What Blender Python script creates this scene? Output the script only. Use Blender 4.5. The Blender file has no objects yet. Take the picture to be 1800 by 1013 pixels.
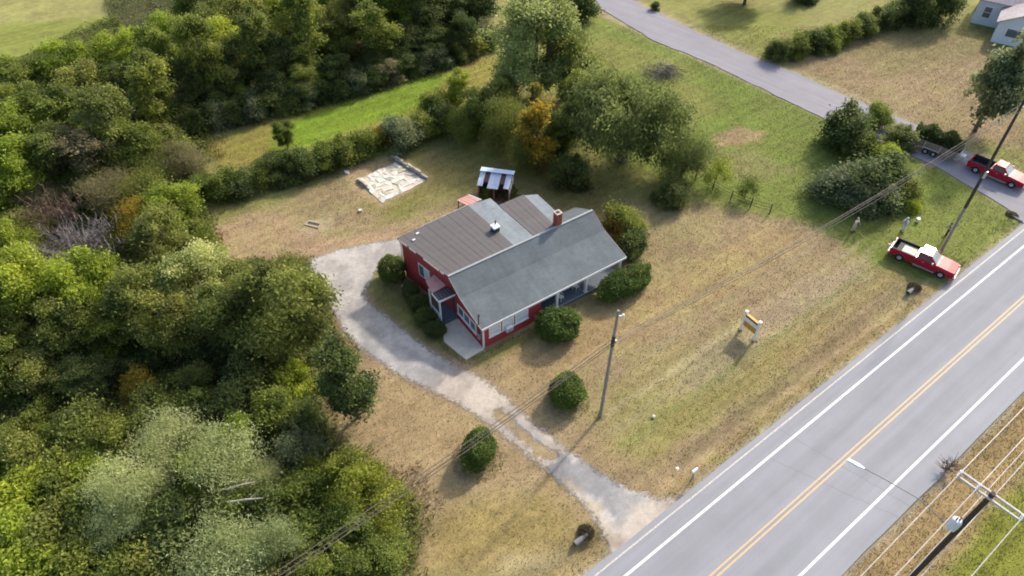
import bpy, bmesh, math, random
import numpy as np
from mathutils import Vector, Matrix
R = math.radians
scene = bpy.context.scene
col = scene.collection

# ------------------------------------------------------------------ camera, sky, sun, exposure
F, PITCH, CAMH = 1216.0, 45.0, 45.0            # focal length in photo pixels, tilt below the horizon, height
cam_d = bpy.data.cameras.new('camera'); cam = bpy.data.objects.new('camera', cam_d); col.objects.link(cam)
cam.location = (0, 0, CAMH); cam.rotation_euler = (R(90 - PITCH), 0, 0)
cam_d.sensor_width = 36; cam_d.lens = 36 * F / 1800; cam_d.clip_end = 6000
scene.camera = cam
SUN_EL, SUN_AZ = 34.5, 51.0                     # azimuth counter-clockwise from +X
world = bpy.data.worlds.new('World'); scene.world = world; world.use_nodes = True
nt = world.node_tree; bgn = nt.nodes['Background']
sky = nt.nodes.new('ShaderNodeTexSky'); sky.sky_type = 'NISHITA'; sky.sun_disc = False
sky.sun_elevation = R(SUN_EL); sky.sun_rotation = R(90 - SUN_AZ)
sky.air_density = 1.0; sky.dust_density = 3.5; sky.ozone_density = 1.0
nt.links.new(sky.outputs[0], bgn.inputs[0]); bgn.inputs[1].default_value = 0.15
sun_d = bpy.data.lights.new('sun', 'SUN'); sun_d.energy = 2.4; sun_d.angle = R(2.5); sun_d.color = (1.0, 0.93, 0.82)
sun = bpy.data.objects.new('sun', sun_d); col.objects.link(sun)
sdir = Vector((math.cos(R(SUN_AZ)) * math.cos(R(SUN_EL)), math.sin(R(SUN_AZ)) * math.cos(R(SUN_EL)), math.sin(R(SUN_EL))))
sun.rotation_euler = sdir.to_track_quat('Z', 'Y').to_euler()
sun.location = (60, 60, 80)
vs = scene.view_settings
vs.view_transform = 'Standard'; vs.look = 'None'; vs.gamma = 1.0; vs.exposure = 0.96
try: vs.use_curve_mapping = False
except Exception: pass
scene.render.engine = 'CYCLES'
scene.cycles.max_bounces = 6; scene.cycles.transparent_max_bounces = 8
scene.cycles.filter_width = 1.9

# ------------------------------------------------------------------ helpers
_s, _c = math.sin(R(PITCH)), math.cos(R(PITCH))
def G(px, py, z=0.0):
    """point of the place at height z seen at photo pixel (px, py) of 1800x1013"""
    dx = (px - 900) / F; dy = -(py - 506.5) / F
    d = (dx, _c + dy * _s, -_s + dy * _c); k = (z - CAMH) / d[2]
    return np.array([d[0] * k, d[1] * k])
def tag(o, label=None, cat=None, group=None, kind=None):
    if label: o['label'] = label
    if cat: o['category'] = cat
    if group: o['group'] = group
    if kind: o['kind'] = kind
    return o
def empty(name, loc=(0, 0, 0), rz=0.0, label=None, cat=None, group=None):
    o = bpy.data.objects.new(name, None); col.objects.link(o)
    o.location = loc; o.rotation_euler = (0, 0, rz); o.empty_display_size = 0.3
    return tag(o, label, cat, group)
class MB:
    """collects shapes; build() makes ONE mesh object"""
    def __init__(s): s.v = []; s.f = []
    def add(s, vs, fs):
        n = len(s.v); s.v += [tuple(p) for p in vs]; s.f += [tuple(i + n for i in f) for f in fs]; return s
    def box(s, x0, x1, y0, y1, z0, z1, M=None):
        vs = [(x, y, z) for z in (z0, z1) for y in (y0, y1) for x in (x0, x1)]
        if M is not None: vs = [M @ Vector(p) for p in vs]
        return s.add(vs, [(0, 2, 3, 1), (4, 5, 7, 6), (0, 1, 5, 4), (2, 6, 7, 3), (0, 4, 6, 2), (1, 3, 7, 5)])
    def prism(s, poly, z0, z1):
        """vertical prism over a plan polygon; z1 may be a list"""
        n = len(poly); a = sum(poly[i][0] * poly[(i + 1) % n][1] - poly[(i + 1) % n][0] * poly[i][1] for i in range(n))
        zt = z1 if isinstance(z1, (list, tuple)) else [z1] * n; zb = z0 if isinstance(z0, (list, tuple)) else [z0] * n
        if a < 0: poly = poly[::-1]; zt = list(zt)[::-1]; zb = list(zb)[::-1]
        vs = [(p[0], p[1], zb[i]) for i, p in enumerate(poly)] + [(p[0], p[1], zt[i]) for i, p in enumerate(poly)]
        return s.add(vs, [tuple(range(n))[::-1], tuple(range(n, 2 * n))] + [(i, (i + 1) % n, n + (i + 1) % n, n + i) for i in range(n)])
    def side(s, prof, y0, y1):
        """profile in xz extruded along y"""
        n = len(prof); vs = [(p[0], y0, p[1]) for p in prof] + [(p[0], y1, p[1]) for p in prof]
        return s.add(vs, [tuple(range(n)), tuple(range(n, 2 * n))[::-1]] + [(i, n + i, n + (i + 1) % n, (i + 1) % n) for i in range(n)])
    def tube(s, pts, rs, seg=8, cap=True):
        pts = [Vector(p) for p in pts]
        if not isinstance(rs, (list, tuple)): rs = [rs] * len(pts)
        vs = []; fs = []
        for i, p in enumerate(pts):
            d = (pts[min(i + 1, len(pts) - 1)] - pts[max(i - 1, 0)]).normalized()
            a = d.cross(Vector((0, 0, 1)) if abs(d.z) < .9 else Vector((1, 0, 0))).normalized(); b = d.cross(a)
            for k in range(seg):
                t = 2 * math.pi * k / seg; vs.append(p + (a * math.cos(t) + b * math.sin(t)) * rs[i])
        for i in range(len(pts) - 1):
            for k in range(seg):
                k2 = (k + 1) % seg; fs.append((i * seg + k, i * seg + k2, (i + 1) * seg + k2, (i + 1) * seg + k))
        if cap: fs += [tuple(range(seg))[::-1], tuple(range((len(pts) - 1) * seg, len(pts) * seg))]
        return s.add(vs, fs)
    def mesh(s, name='mesh', bevel=0.0, smooth=False):
        me = bpy.data.meshes.new(name); me.from_pydata(s.v, [], s.f); me.update()
        bm = bmesh.new(); bm.from_mesh(me); bmesh.ops.recalc_face_normals(bm, faces=bm.faces)
        if bevel: bmesh.ops.bevel(bm, geom=list(bm.edges), offset=bevel, segments=2, affect='EDGES', clamp_overlap=True)
        bm.to_mesh(me); bm.free()
        if smooth:
            for p in me.polygons: p.use_smooth = True
        return me
    def build(s, name, mat, parent=None, bevel=0.0, smooth=False):
        me = s.mesh(name, bevel, smooth); me.materials.append(mat)
        o = bpy.data.objects.new(name, me); col.objects.link(o); o.parent = parent
        return o
def place(me, name, parent, mat=None, M=None):
    o = bpy.data.objects.new(name, me); col.objects.link(o); o.parent = parent
    if M is not None: o.matrix_basis = M
    if mat is not None:
        if not me.materials: me.materials.append(None)
        o.material_slots[0].link = 'OBJECT'; o.material_slots[0].material = mat
    return o

# ---- materials
def mat_base(name):
    m = bpy.data.materials.new(name); m.use_nodes = True
    n = m.node_tree.nodes; l = m.node_tree.links; return m, n, l, n['Principled BSDF']
def simple(name, c, rough=.6, metal=0.0, var=.18, scale=3.0, bump=0.0, spec=.3, stretch=(1, 1, 1), coat=0.0):
    """colour broken up by two scales of noise, optional bump"""
    m, n, l, b = mat_base(name)
    tc = n.new('ShaderNodeTexCoord'); mp = n.new('ShaderNodeMapping'); mp.inputs['Scale'].default_value = stretch
    l.new(tc.outputs['Object'], mp.inputs[0])
    no = n.new('ShaderNodeTexNoise'); no.inputs['Scale'].default_value = scale; no.inputs['Detail'].default_value = 8; no.inputs['Roughness'].default_value = .65
    l.new(mp.outputs[0], no.inputs['Vector'])
    mr = n.new('ShaderNodeMapRange'); mr.inputs[1].default_value = .25; mr.inputs[2].default_value = .75
    mr.inputs[3].default_value = 1 - var; mr.inputs[4].default_value = 1 + var
    l.new(no.outputs[0], mr.inputs[0])
    mx = n.new('ShaderNodeVectorMath'); mx.operation = 'SCALE'; mx.inputs[0].default_value = c[:3]
    l.new(mr.outputs[0], mx.inputs['Scale']); l.new(mx.outputs[0], b.inputs['Base Color'])
    b.inputs['Roughness'].default_value = rough; b.inputs['Metallic'].default_value = metal; b.inputs['Specular IOR Level'].default_value = spec
    if coat: b.inputs['Coat Weight'].default_value = coat; b.inputs['Coat Roughness'].default_value = .08
    if bump:
        bp = n.new('ShaderNodeBump'); bp.inputs['Strength'].default_value = bump; bp.inputs['Distance'].default_value = .03
        l.new(no.outputs[0], bp.inputs['Height']); l.new(bp.outputs[0], b.inputs['Normal'])
    return m
def leaf_mat(name, a, bcol, hue=.03, trans=.52):
    m, n, l, b = mat_base(name)
    at = n.new('ShaderNodeAttribute'); at.attribute_name = 'tone'
    mx = n.new('ShaderNodeMix'); mx.data_type = 'RGBA'; mx.inputs[6].default_value = (*a, 1); mx.inputs[7].default_value = (*bcol, 1)
    l.new(at.outputs['Fac'], mx.inputs[0])
    oi = n.new('ShaderNodeObjectInfo'); hs = n.new('ShaderNodeHueSaturation')
    m1 = n.new('ShaderNodeMapRange'); m1.inputs[3].default_value = .5 - hue * .35; m1.inputs[4].default_value = .5 + hue * .7
    m2 = n.new('ShaderNodeMapRange'); m2.inputs[3].default_value = 1.2; m2.inputs[4].default_value = .82
    l.new(oi.outputs['Random'], m1.inputs[0]); l.new(oi.outputs['Random'], m2.inputs[0])
    l.new(m1.outputs[0], hs.inputs['Hue']); l.new(m2.outputs[0], hs.inputs['Value']); l.new(mx.outputs[2], hs.inputs['Color'])
    l.new(hs.outputs[0], b.inputs['Base Color']); b.inputs['Roughness'].default_value = .6; b.inputs['Specular IOR Level'].default_value = .25
    tr = n.new('ShaderNodeBsdfTranslucent'); l.new(hs.outputs[0], tr.inputs[0])
    ms = n.new('ShaderNodeMixShader'); ms.inputs[0].default_value = trans
    l.new(b.outputs[0], ms.inputs[1]); l.new(tr.outputs[0], ms.inputs[2]); l.new(ms.outputs[0], n['Material Output'].inputs[0])
    return m
def attr_mat(name, attr='colour', rough=.9, noise=(1.1, 9.0, 60.0), bump=.5, streak=0.0, amp=(.82, 1.2)):
    """vertex colour attribute with several scales of noise on top"""
    m, n, l, b = mat_base(name)
    at = n.new('ShaderNodeAttribute'); at.attribute_name = attr
    tc = n.new('ShaderNodeTexCoord'); val = None; last = None
    for i, sc in enumerate(noise):
        no = n.new('ShaderNodeTexNoise'); no.inputs['Scale'].default_value = sc; no.inputs['Detail'].default_value = 6; no.inputs['Roughness'].default_value = .7
        l.new(tc.outputs['Object'], no.inputs['Vector'])
        mr = n.new('ShaderNodeMapRange'); mr.inputs[1].default_value = .3; mr.inputs[2].default_value = .7; mr.inputs[3].default_value = amp[0]; mr.inputs[4].default_value = amp[1]
        l.new(no.outputs[0], mr.inputs[0]); last = no
        if val is None: val = mr.outputs[0]
        else:
            mu = n.new('ShaderNodeMath'); mu.operation = 'MULTIPLY'; l.new(val, mu.inputs[0]); l.new(mr.outputs[0], mu.inputs[1]); val = mu.outputs[0]
    if streak:
        mp = n.new('ShaderNodeMapping'); mp.inputs['Rotation'].default_value = (0, 0, R(-37)); l.new(tc.outputs['Object'], mp.inputs[0])
        mp2 = n.new('ShaderNodeMapping'); mp2.inputs['Scale'].default_value = (.06, 1.3, 1); l.new(mp.outputs[0], mp2.inputs[0])
        no = n.new('ShaderNodeTexNoise'); no.inputs['Scale'].default_value = 1.0; no.inputs['Detail'].default_value = 5; l.new(mp2.outputs[0], no.inputs['Vector'])
        mr = n.new('ShaderNodeMapRange'); mr.inputs[1].default_value = .3; mr.inputs[2].default_value = .7; mr.inputs[3].default_value = 1 - streak; mr.inputs[4].default_value = 1 + streak
        l.new(no.outputs[0], mr.inputs[0]); mu = n.new('ShaderNodeMath'); mu.operation = 'MULTIPLY'; l.new(val, mu.inputs[0]); l.new(mr.outputs[0], mu.inputs[1]); val = mu.outputs[0]
    vm = n.new('ShaderNodeVectorMath'); vm.operation = 'SCALE'; l.new(at.outputs['Color'], vm.inputs[0]); l.new(val, vm.inputs['Scale'])
    l.new(vm.outputs[0], b.inputs['Base Color']); b.inputs['Roughness'].default_value = rough; b.inputs['Specular IOR Level'].default_value = .1
    if bump:
        bp = n.new('ShaderNodeBump'); bp.inputs['Strength'].default_value = bump; bp.inputs['Distance'].default_value = .06
        l.new(val, bp.inputs['Height']); l.new(bp.outputs[0], b.inputs['Normal'])
    return m

# ---- numpy noise and polygon distance
class Noise:
    def __init__(s, seed): s.g = np.random.RandomState(seed).rand(257, 257)
    def one(s, x, y):
        xi = np.floor(x).astype(int); yi = np.floor(y).astype(int); fx = x - xi; fy = y - yi
        fx = fx * fx * (3 - 2 * fx); fy = fy * fy * (3 - 2 * fy); g = s.g; a = xi % 256; b = yi % 256
        return (g[a, b] * (1 - fx) + g[a + 1, b] * fx) * (1 - fy) + (g[a, b + 1] * (1 - fx) + g[a + 1, b + 1] * fx) * fy
    def __call__(s, x, y, size, octv=4):
        v = 0; a = 1; t = 0
        for o in range(octv): v = v + a * s.one(x / size * 2 ** o + 17 * o + 500, y / size * 2 ** o + 31 * o + 500); t += a; a *= .55
        return v / t - .5
N1, N2, N3 = Noise(1), Noise(2), Noise(3)
def sd_poly(x, y, poly):
    p = np.asarray(poly, float); n = len(p); d = np.full(x.shape, 1e9); ins = np.zeros(x.shape, bool)
    for i in range(n):
        a = p[i]; b = p[(i + 1) % n]; e = b - a
        t = np.clip(((x - a[0]) * e[0] + (y - a[1]) * e[1]) / (e @ e + 1e-12), 0, 1)
        d = np.minimum(d, np.hypot(x - a[0] - t * e[0], y - a[1] - t * e[1]))
        c = ((a[1] > y) != (b[1] > y)) & (x < (b[0] - a[0]) * (y - a[1]) / (b[1] - a[1] + 1e-12) + a[0])
        ins ^= c
    return np.where(ins, -d, d)
def poly_px(pts, z=0): return [tuple(G(x, y, z)) for x, y in pts]
def smooth(t): t = np.clip(t, 0, 1); return t * t * (3 - 2 * t)

# ------------------------------------------------------------------ the ground
RA = R(37.03); RU = np.array([math.cos(RA), math.sin(RA)]); RN = np.array([-math.sin(RA), math.cos(RA)])
DRIVE_PX = [(1030, 1013), (1085, 990), (1068, 955), (1042, 905), (1000, 865), (940, 810), (870, 757), (820, 720), (760, 688), (700, 658), (640, 618), (605, 582),
            (588, 550), (565, 505), (538, 462), (560, 450), (600, 437), (660, 425), (705, 420), (715, 445), (668, 460), (655, 490), (640, 515), (655, 538),
            (690, 562), (720, 588), (760, 618), (800, 642), (845, 662), (880, 690), (930, 735), (1000, 792), (1060, 833), (1110, 862), (1165, 877), (1215, 868), (1240, 855), (1200, 905), (1100, 985)]
DRIVE = poly_px(DRIVE_PX)
WOOD_L = poly_px([(-500, 60), (0, 120), (130, 60), (200, 30), (300, 150), (365, 245), (345, 330), (368, 400), (385, 475), (540, 470), (588, 590), (556, 640), (560, 700), (572, 765), (610, 812), (690, 845), (742, 900), (718, 1013), (700, 1200), (-700, 1200)])
WOOD_B = poly_px([(190, 20), (300, 200), (365, 232), (480, 208), (640, 168), (830, 108), (868, 60), (860, -120), (200, -120)])
SR_L = [(930, -40), (1053, 13), (1150, 72), (1251, 112), (1344, 158), (1437, 203), (1540, 246), (1640, 290), (1705, 328), (1752, 354), (1783, 374), (1806, 398), (1812, 415)]
SR_R = [(1010, -45), (1112, 0), (1222, 55), (1310, 95), (1390, 125), (1492, 171), (1600, 214), (1690, 262), (1770, 300), (1850, 338), (1930, 352), (1985, 330), (2010, 322)]
SIDE_ROAD = poly_px(SR_L) + poly_px(SR_R)[::-1]
DITCH_T = 13.5
def ground_z(x, y):
    z = -0.05 + .05 * N1(x, y, 6.0, 4) + .02 * N2(x, y, .9, 2)
    t = x * RN[0] + y * RN[1]; s = x * RU[0] + y * RU[1]
    gap = smooth((np.abs(s - DR_S) - 2.6) / 2.0) * smooth((57.5 - s) / 3) 
    z = z - .45 * np.exp(-((t - DITCH_T) / .75) ** 2) * gap
    z = z - .25 * np.exp(-((t - .4) / .9) ** 2)
    near = smooth((t - 1.0) / .5) * smooth((12.6 - t) / .5); z = z - .05 * near
    dr = sd_poly(x, y, SIDE_ROAD); z = z - .03 * smooth((.1 - dr) / .3)
    return z
_q = G(1120, 900); DR_S = float(_q @ RU)
def axis(lo, hi, st):
    a = np.arange(lo, hi + st, st); out = np.cumsum(st * 1.35 ** np.arange(1, 26))
    return np.concatenate([(lo - out)[::-1], a, a[-1] + out])
gx = axis(-92, 96, .45); gy = axis(13, 124, .45)
X, Y = np.meshgrid(gx, gy); xs = X.ravel(); ys = Y.ravel()
core = (xs > -93) & (xs < 97) & (ys > 12) & (ys < 125)
zs = np.full(xs.shape, -.06); zs[core] = ground_z(xs[core], ys[core])
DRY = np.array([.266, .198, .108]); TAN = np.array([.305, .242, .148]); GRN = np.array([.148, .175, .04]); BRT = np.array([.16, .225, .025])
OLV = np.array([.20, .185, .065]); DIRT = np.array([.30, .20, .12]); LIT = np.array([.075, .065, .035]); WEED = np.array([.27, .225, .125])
def ground_colour(x, y):
    n = x.shape[0]; c = np.tile(OLV, (n, 1))
    na = N1(x, y, 7, 5); nb = N2(x, y, 2.2, 4); nc = N3(x, y, 16, 4)
    def paint(poly, colr, feather=1.0, k=3.0, st=1.0):
        nonlocal c
        w = st * smooth(.5 - (sd_poly(x, y, poly) + k * (na + .5 * nb)) / (2 * feather)); c = c * (1 - w[:, None]) + colr * w[:, None]
    P = poly_px
    # upper-right lawn and what lies across the side road
    paint(P([(1000, 30), (1040, 20), (1440, 200), (1640, 290), (1790, 390), (1640, 500), (1480, 440), (1330, 380), (1200, 330), (1010, 250)]), GRN, 1.0, 2)
    paint(P([(1430, 150), (1360, 100), (1420, 60), (1700, 60), (1800, 110), (1800, 260), (1690, 250)]), DRY * .88, 1.5, 3)
    paint(P([(1490, 150), (1420, 110), (1600, 120), (1700, 190), (1640, 230)]), DRY, 1.5, 3, .7)
    paint(P([(1120, -10), (1260, 0), (1420, 30), (1350, 95), (1230, 40)]), OLV * np.array([.95, 1, .8]), 1.5, 2)
    paint(P([(1490, 90), (1560, 50), (1720, 50), (1740, 90), (1640, 120), (1560, 140)]), OLV * .9, 2.0, 3, .5)  # weak olive darkening painted in where the white house's shadow falls
    paint(P([(1040, 20), (1300, 140), (1440, 205), (1640, 296), (1640, 276), (1440, 185), (1250, 100), (1060, 8)]), TAN, .5, .8, .7)
    paint(P([(1120, 0), (1310, 88), (1500, 162), (1690, 250), (1800, 300), (1800, 330), (1500, 185), (1300, 105), (1110, 10)]), TAN * 1.05, .6, .8, .8)
    paint(P([(1245, 240), (1300, 222), (1350, 232), (1340, 248), (1260, 262)]), DIRT * .95, .5, 1, .85)
    paint(P([(1230, 262), (1330, 262), (1400, 300), (1330, 330), (1230, 300)]), DRY * .8, 1.0, 2.0, .5)
    paint(P([(1050, 60), (1200, 110), (1260, 200), (1200, 240), (1010, 110)]), OLV * np.array([1.05, 1.1, .9]), 1.5, 2, .7)
    # the dry lawn round the house
    paint(P([(360, 400), (430, 370), (560, 330), (640, 290), (760, 270), (900, 320), (1130, 350), (1250, 360), (1440, 400), (1490, 440), (1620, 520), (1500, 600), (1180, 880), (1060, 960), (1040, 1013), (700, 1013), (760, 930), (620, 780), (570, 700), (600, 600), (380, 470)]), DRY, 1.2, 2)
    paint(P([(700, 275), (860, 270), (1010, 300), (1110, 340), (1060, 370), (900, 345), (760, 340), (700, 380), (640, 370)]), OLV * np.array([.95, .9, .8]), 1.2, 2.5, .8)
    paint(P([(760, 330), (840, 320), (820, 350), (720, 385), (640, 400)]), GRN * np.array([1.1, 1, 1]), 1.0, 2, .5)
    paint(P([(870, 620), (1030, 560), (1200, 470), (1330, 400), (1420, 420), (1300, 500), (1080, 620), (900, 680)]), TAN * np.array([1.0, .9, .72]), 1.0, 2, .75)
    paint(P([(1020, 720), (1120, 640), (1330, 590), (1500, 520), (1440, 600), (1280, 700), (1180, 800), (1060, 790)]), OLV * np.array([1.3, 1.1, 1.2]), 1.2, 6, .3)
    paint(P([(1090, 690), (1180, 690), (1280, 720), (1150, 800), (1070, 790)]), GRN * 1.3, 1.0, 4, .2)
    paint(P([(1180, 650), (1420, 500), (1530, 470), (1540, 500), (1380, 590), (1220, 700)]), TAN * np.array([.95, .95, 1.0]), 1.0, 3, .6)
    paint(P([(1440, 395), (1560, 430), (1680, 470), (1790, 385), (1700, 330), (1640, 300), (1580, 380)]), GRN * np.array([1.1, 1.05, 1.1]), 1.0, 2, .8)
    paint(P([(800, 860), (960, 860), (1050, 940), (1030, 1013), (740, 1013)]), OLV * np.array([1.25, 1.05, 1.0]), 1.5, 4, .75)
    paint(P([(880, 970), (1010, 960), (1040, 1013), (860, 1013)]), WEED * 1.15, .8, 2, .8)
    paint(P([(660, 650), (760, 690), (870, 770), (800, 830), (690, 780), (640, 700)]), TAN * np.array([1.0, .93, .8]), 1.0, 2, .6)
    paint(P([(365, 395), (480, 370), (560, 400), (560, 440), (420, 460), (370, 450)]), DIRT * np.array([1.15, 1.2, 1.2]), 1.0, 3, .6)
    paint(P([(530, 470), (560, 450), (700, 418), (700, 400), (560, 425), (480, 460)]), DIRT * np.array([1.2, 1.25, 1.25]), .8, 1.5, .8)
    paint(P([(520, 395), (585, 380), (580, 405), (540, 410)]), TAN * 1.15, .5, .8, .8)
    paint(P([(600, 300), (690, 270), (760, 310), (670, 365), (620, 330)]), DIRT * np.array([1.3, 1.35, 1.4]), .6, 1, .8)
    # house bed, greener under the roof edge
    paint(P([(660, 470), (715, 510), (790, 600), (850, 615), (950, 570), (960, 590), (850, 645), (770, 610), (690, 555), (650, 520), (640, 490)]), OLV * np.array([.8, .85, .7]), .6, 1, .85)
    # mown strip behind the hedgerow, far field
    paint(P([(355, 262), (480, 208), (640, 168), (830, 105), (900, 95), (880, 135), (760, 190), (700, 210), (600, 245), (480, 270), (400, 305)]), OLV * np.array([1.15, 1.05, .8]), .8, 1)
    paint(P([(500, 215), (640, 168), (730, 138), (790, 128), (740, 190), (650, 220), (560, 255), (480, 265)]), BRT, 1.4, 2.0)
    paint(P([(-300, -60), (320, -60), (230, 30), (120, 75), (0, 130), (-300, 200)]), BRT * np.array([1.1, .88, 1.7]), 2, 3, .85)
    paint(P([(-300, -80), (400, -80), (300, 12), (0, 45), (-300, 60)]), OLV * np.array([1.3, 1.3, 1.4]), 1.5, 2, .8)
    # woodland floor
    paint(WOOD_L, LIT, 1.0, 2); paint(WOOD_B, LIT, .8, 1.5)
    # roadside verges, ditch
    t = x * RN[0] + y * RN[1]; s = x * RU[0] + y * RU[1]
    def band(t0, half, colr, st, k=1.0):
        nonlocal c
        w = (st * smooth(1 - np.abs(t - t0 + k * nb) / half) * smooth((s - 22) / 3) * smooth((60 - s) / 3))[:, None]; c = c * (1 - w) + colr * w
    band(16.2, 2.2, OLV * np.array([1.15, 1.02, 1.0]), .65, 3.0)
    band(17.6, .5, GRN * np.array([1.05, .95, 1.2]), .5, .8)
    band(20.4, .45, TAN * 1.1, .6, .8); band(19.0, .5, TAN * 1.05, .55, 1.0); band(21.6, .35, DRY * .85, .5, .6); band(22.8, .4, TAN * 1.02, .45, .8)
    band(12.9, 1.1, WEED * np.array([.95, .84, .74]), .8, 1.5)
    band(13.4, .38, TAN * np.array([1.12, 1.06, 1.02]), .9, .7)
    w = smooth(1 - np.abs(t - 13.4 + 1.5 * na) / 1.8) * .6 * (s < 19.5); c = c * (1 - w[:, None]) + WEED * np.array([.98, .9, .8]) * w[:, None]
    w = smooth((2.0 - t) / .6) * smooth((t + 3.2) / 2.0 + na * 2); c = c * (1 - w[:, None]) + WEED * np.array([1, .86, .72]) * w[:, None]
    w = smooth((-1.2 - t) / 1.6 + na * 2); c = c * (1 - w[:, None]) + np.array([.165, .17, .03]) * w[:, None]
    w = .75 * (smooth(1 - np.abs(t - 12.15 + .5 * nb) / .35) + smooth(1 - np.abs(t - 1.75 + .5 * nb) / .35)); c = c * (1 - w[:, None]) + np.array([.36, .30, .23]) * w[:, None]
    # mottling of living and dry grass
    w = np.clip(.5 + 2.0 * nb + 1.2 * na, 0, 1)[:, None]; c = c * (.86 + .28 * w)
    g = np.clip(1.8 * nc + 1.6 * nb, 0, .38)[:, None]; c = c * (1 - g) + c * np.array([.72, .92, .62]) * g
    return np.clip(c, .005, .9)
cols = ground_colour(xs, ys)
nx, ny = len(gx), len(gy); idx = np.arange(nx * ny).reshape(ny, nx)
faces = np.stack([idx[:-1, :-1], idx[:-1, 1:], idx[1:, 1:], idx[1:, :-1]], -1).reshape(-1, 4)
def np_mesh(name, verts, faces, smooth_shade=False):
    me = bpy.data.meshes.new(name); nv = len(verts); nf = len(faces); k = faces.shape[1]
    me.vertices.add(nv); me.vertices.foreach_set('co', np.asarray(verts, np.float32).ravel())
    me.loops.add(nf * k); me.loops.foreach_set('vertex_index', faces.astype(np.int32).ravel())
    me.polygons.add(nf); me.polygons.foreach_set('loop_start', np.arange(0, nf * k, k, dtype=np.int32))
    if smooth_shade: me.polygons.foreach_set('use_smooth', np.ones(nf, bool))
    me.update(calc_edges=True); return me
def add_col(me, c, dom='POINT', name='colour'):
    a = me.attributes.new(name, 'FLOAT_COLOR', dom); a.data.foreach_set('color', np.concatenate([c, np.ones((len(c), 1))], 1).astype(np.float32).ravel())
def add_tone(me, t, dom='FACE'):
    a = me.attributes.new('tone', 'FLOAT', dom); a.data.foreach_set('value', np.asarray(t, np.float32))
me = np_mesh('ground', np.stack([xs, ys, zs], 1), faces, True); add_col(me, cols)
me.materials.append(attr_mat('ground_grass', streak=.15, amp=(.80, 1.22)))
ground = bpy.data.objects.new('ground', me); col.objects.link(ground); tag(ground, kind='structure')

# ------------------------------------------------------------------ roads
def road_mat(name, base, tracks, rot=0.0):
    m, n, l, b = mat_base(name)
    tc = n.new('ShaderNodeTexCoord'); sx = n.new('ShaderNodeSeparateXYZ'); l.new(tc.outputs['Object'], sx.inputs[0])
    no = n.new('ShaderNodeTexNoise'); no.inputs['Scale'].default_value = 40; no.inputs['Detail'].default_value = 6; l.new(tc.outputs['Object'], no.inputs['Vector'])
    mp = n.new('ShaderNodeMapping'); mp.inputs['Scale'].default_value = (.05, 1.1, 1); mr0 = n.new('ShaderNodeMapping'); mr0.inputs['Rotation'].default_value = (0, 0, rot); l.new(tc.outputs['Object'], mr0.inputs[0]); l.new(mr0.outputs[0], mp.inputs[0])
    n2 = n.new('ShaderNodeTexNoise'); n2.inputs['Scale'].default_value = 1.4; n2.inputs['Detail'].default_value = 6; l.new(mp.outputs[0], n2.inputs['Vector'])
    n3 = n.new('ShaderNodeTexNoise'); n3.inputs['Scale'].default_value = .5; n3.inputs['Detail'].default_value = 5; l.new(tc.outputs['Object'], n3.inputs['Vector'])
    def rng(src, a, c_):
        mr = n.new('ShaderNodeMapRange'); mr.inputs[1].default_value = .3; mr.inputs[2].default_value = .7; mr.inputs[3].default_value = a; mr.inputs[4].default_value = c_; l.new(src, mr.inputs[0]); return mr.outputs[0]
    def mul(p, q):
        mu = n.new('ShaderNodeMath'); mu.operation = 'MULTIPLY'; l.new(p, mu.inputs[0]); l.new(q, mu.inputs[1]); return mu.outputs[0]
    val = mul(mul(rng(no.outputs[0], .85, 1.15), rng(n2.outputs[0], .91, 1.07)), rng(n3.outputs[0], .96, 1.04))
    if tracks:                                                # oil-darkened lane centres, a wear pattern of the paving itself
        ramp = n.new('ShaderNodeValToRGB'); cr = ramp.color_ramp; cr.interpolation = 'B_SPLINE'
        mr = n.new('ShaderNodeMapRange'); mr.inputs[1].default_value = 0; mr.inputs[2].default_value = 12; l.new(sx.outputs['Y'], mr.inputs[0]); l.new(mr.outputs[0], ramp.inputs[0])
        for i in range(len(tracks)):
            e = cr.elements[i] if i < 2 else cr.elements.new(.5)
        for i, (p, v) in enumerate(sorted(tracks)): cr.elements[i].position = p / 12; cr.elements[i].color = (v, v, v, 1)
        val = mul(val, ramp.outputs[0])
    vm = n.new('ShaderNodeVectorMath'); vm.operation = 'SCALE'; vm.inputs[0].default_value = base; l.new(val, vm.inputs['Scale']); l.new(vm.outputs[0], b.inputs['Base Color'])
    b.inputs['Roughness'].default_value = .85; b.inputs['Specular IOR Level'].default_value = .25
    bp = n.new('ShaderNodeBump'); bp.inputs['Strength'].default_value = .25; bp.inputs['Distance'].default_value = .02; l.new(no.outputs[0], bp.inputs['Height']); l.new(bp.outputs[0], b.inputs['Normal'])
    return m
def road_frame(o): o.rotation_euler = (0, 0, RA)
asphalt = road_mat('road_asphalt', (.262, .265, .283), [(1.8, 1.06), (3.5, 1.03), (4.5, .98), (5.2, .86), (5.9, .98), (6.9, 1.0), (7.9, .95), (8.7, .85), (9.5, .95), (12, .98)])
rng = random.Random(5)
mb = MB(); ss = np.arange(-260, 330, 3.0); vv = []; ff = []
for i, s_ in enumerate(ss):
    vv += [(s_, 1.92 + .05 * math.sin(s_ * 1.7) + rng.uniform(-.06, .06), .02), (s_, 12.02 + rng.uniform(-.05, .05), .02), (s_, 12.02, -.3), (s_, 1.9, -.3)]
    if i: a = 4 * (i - 1); b_ = 4 * i; ff += [(a, b_, b_ + 1, a + 1), (a + 1, b_ + 1, b_ + 2, a + 2), (a + 3, b_ + 3, b_, a)]
mb.add(vv, ff); road = mb.build('main_road', asphalt); road_frame(road); tag(road, kind='structure')
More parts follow.
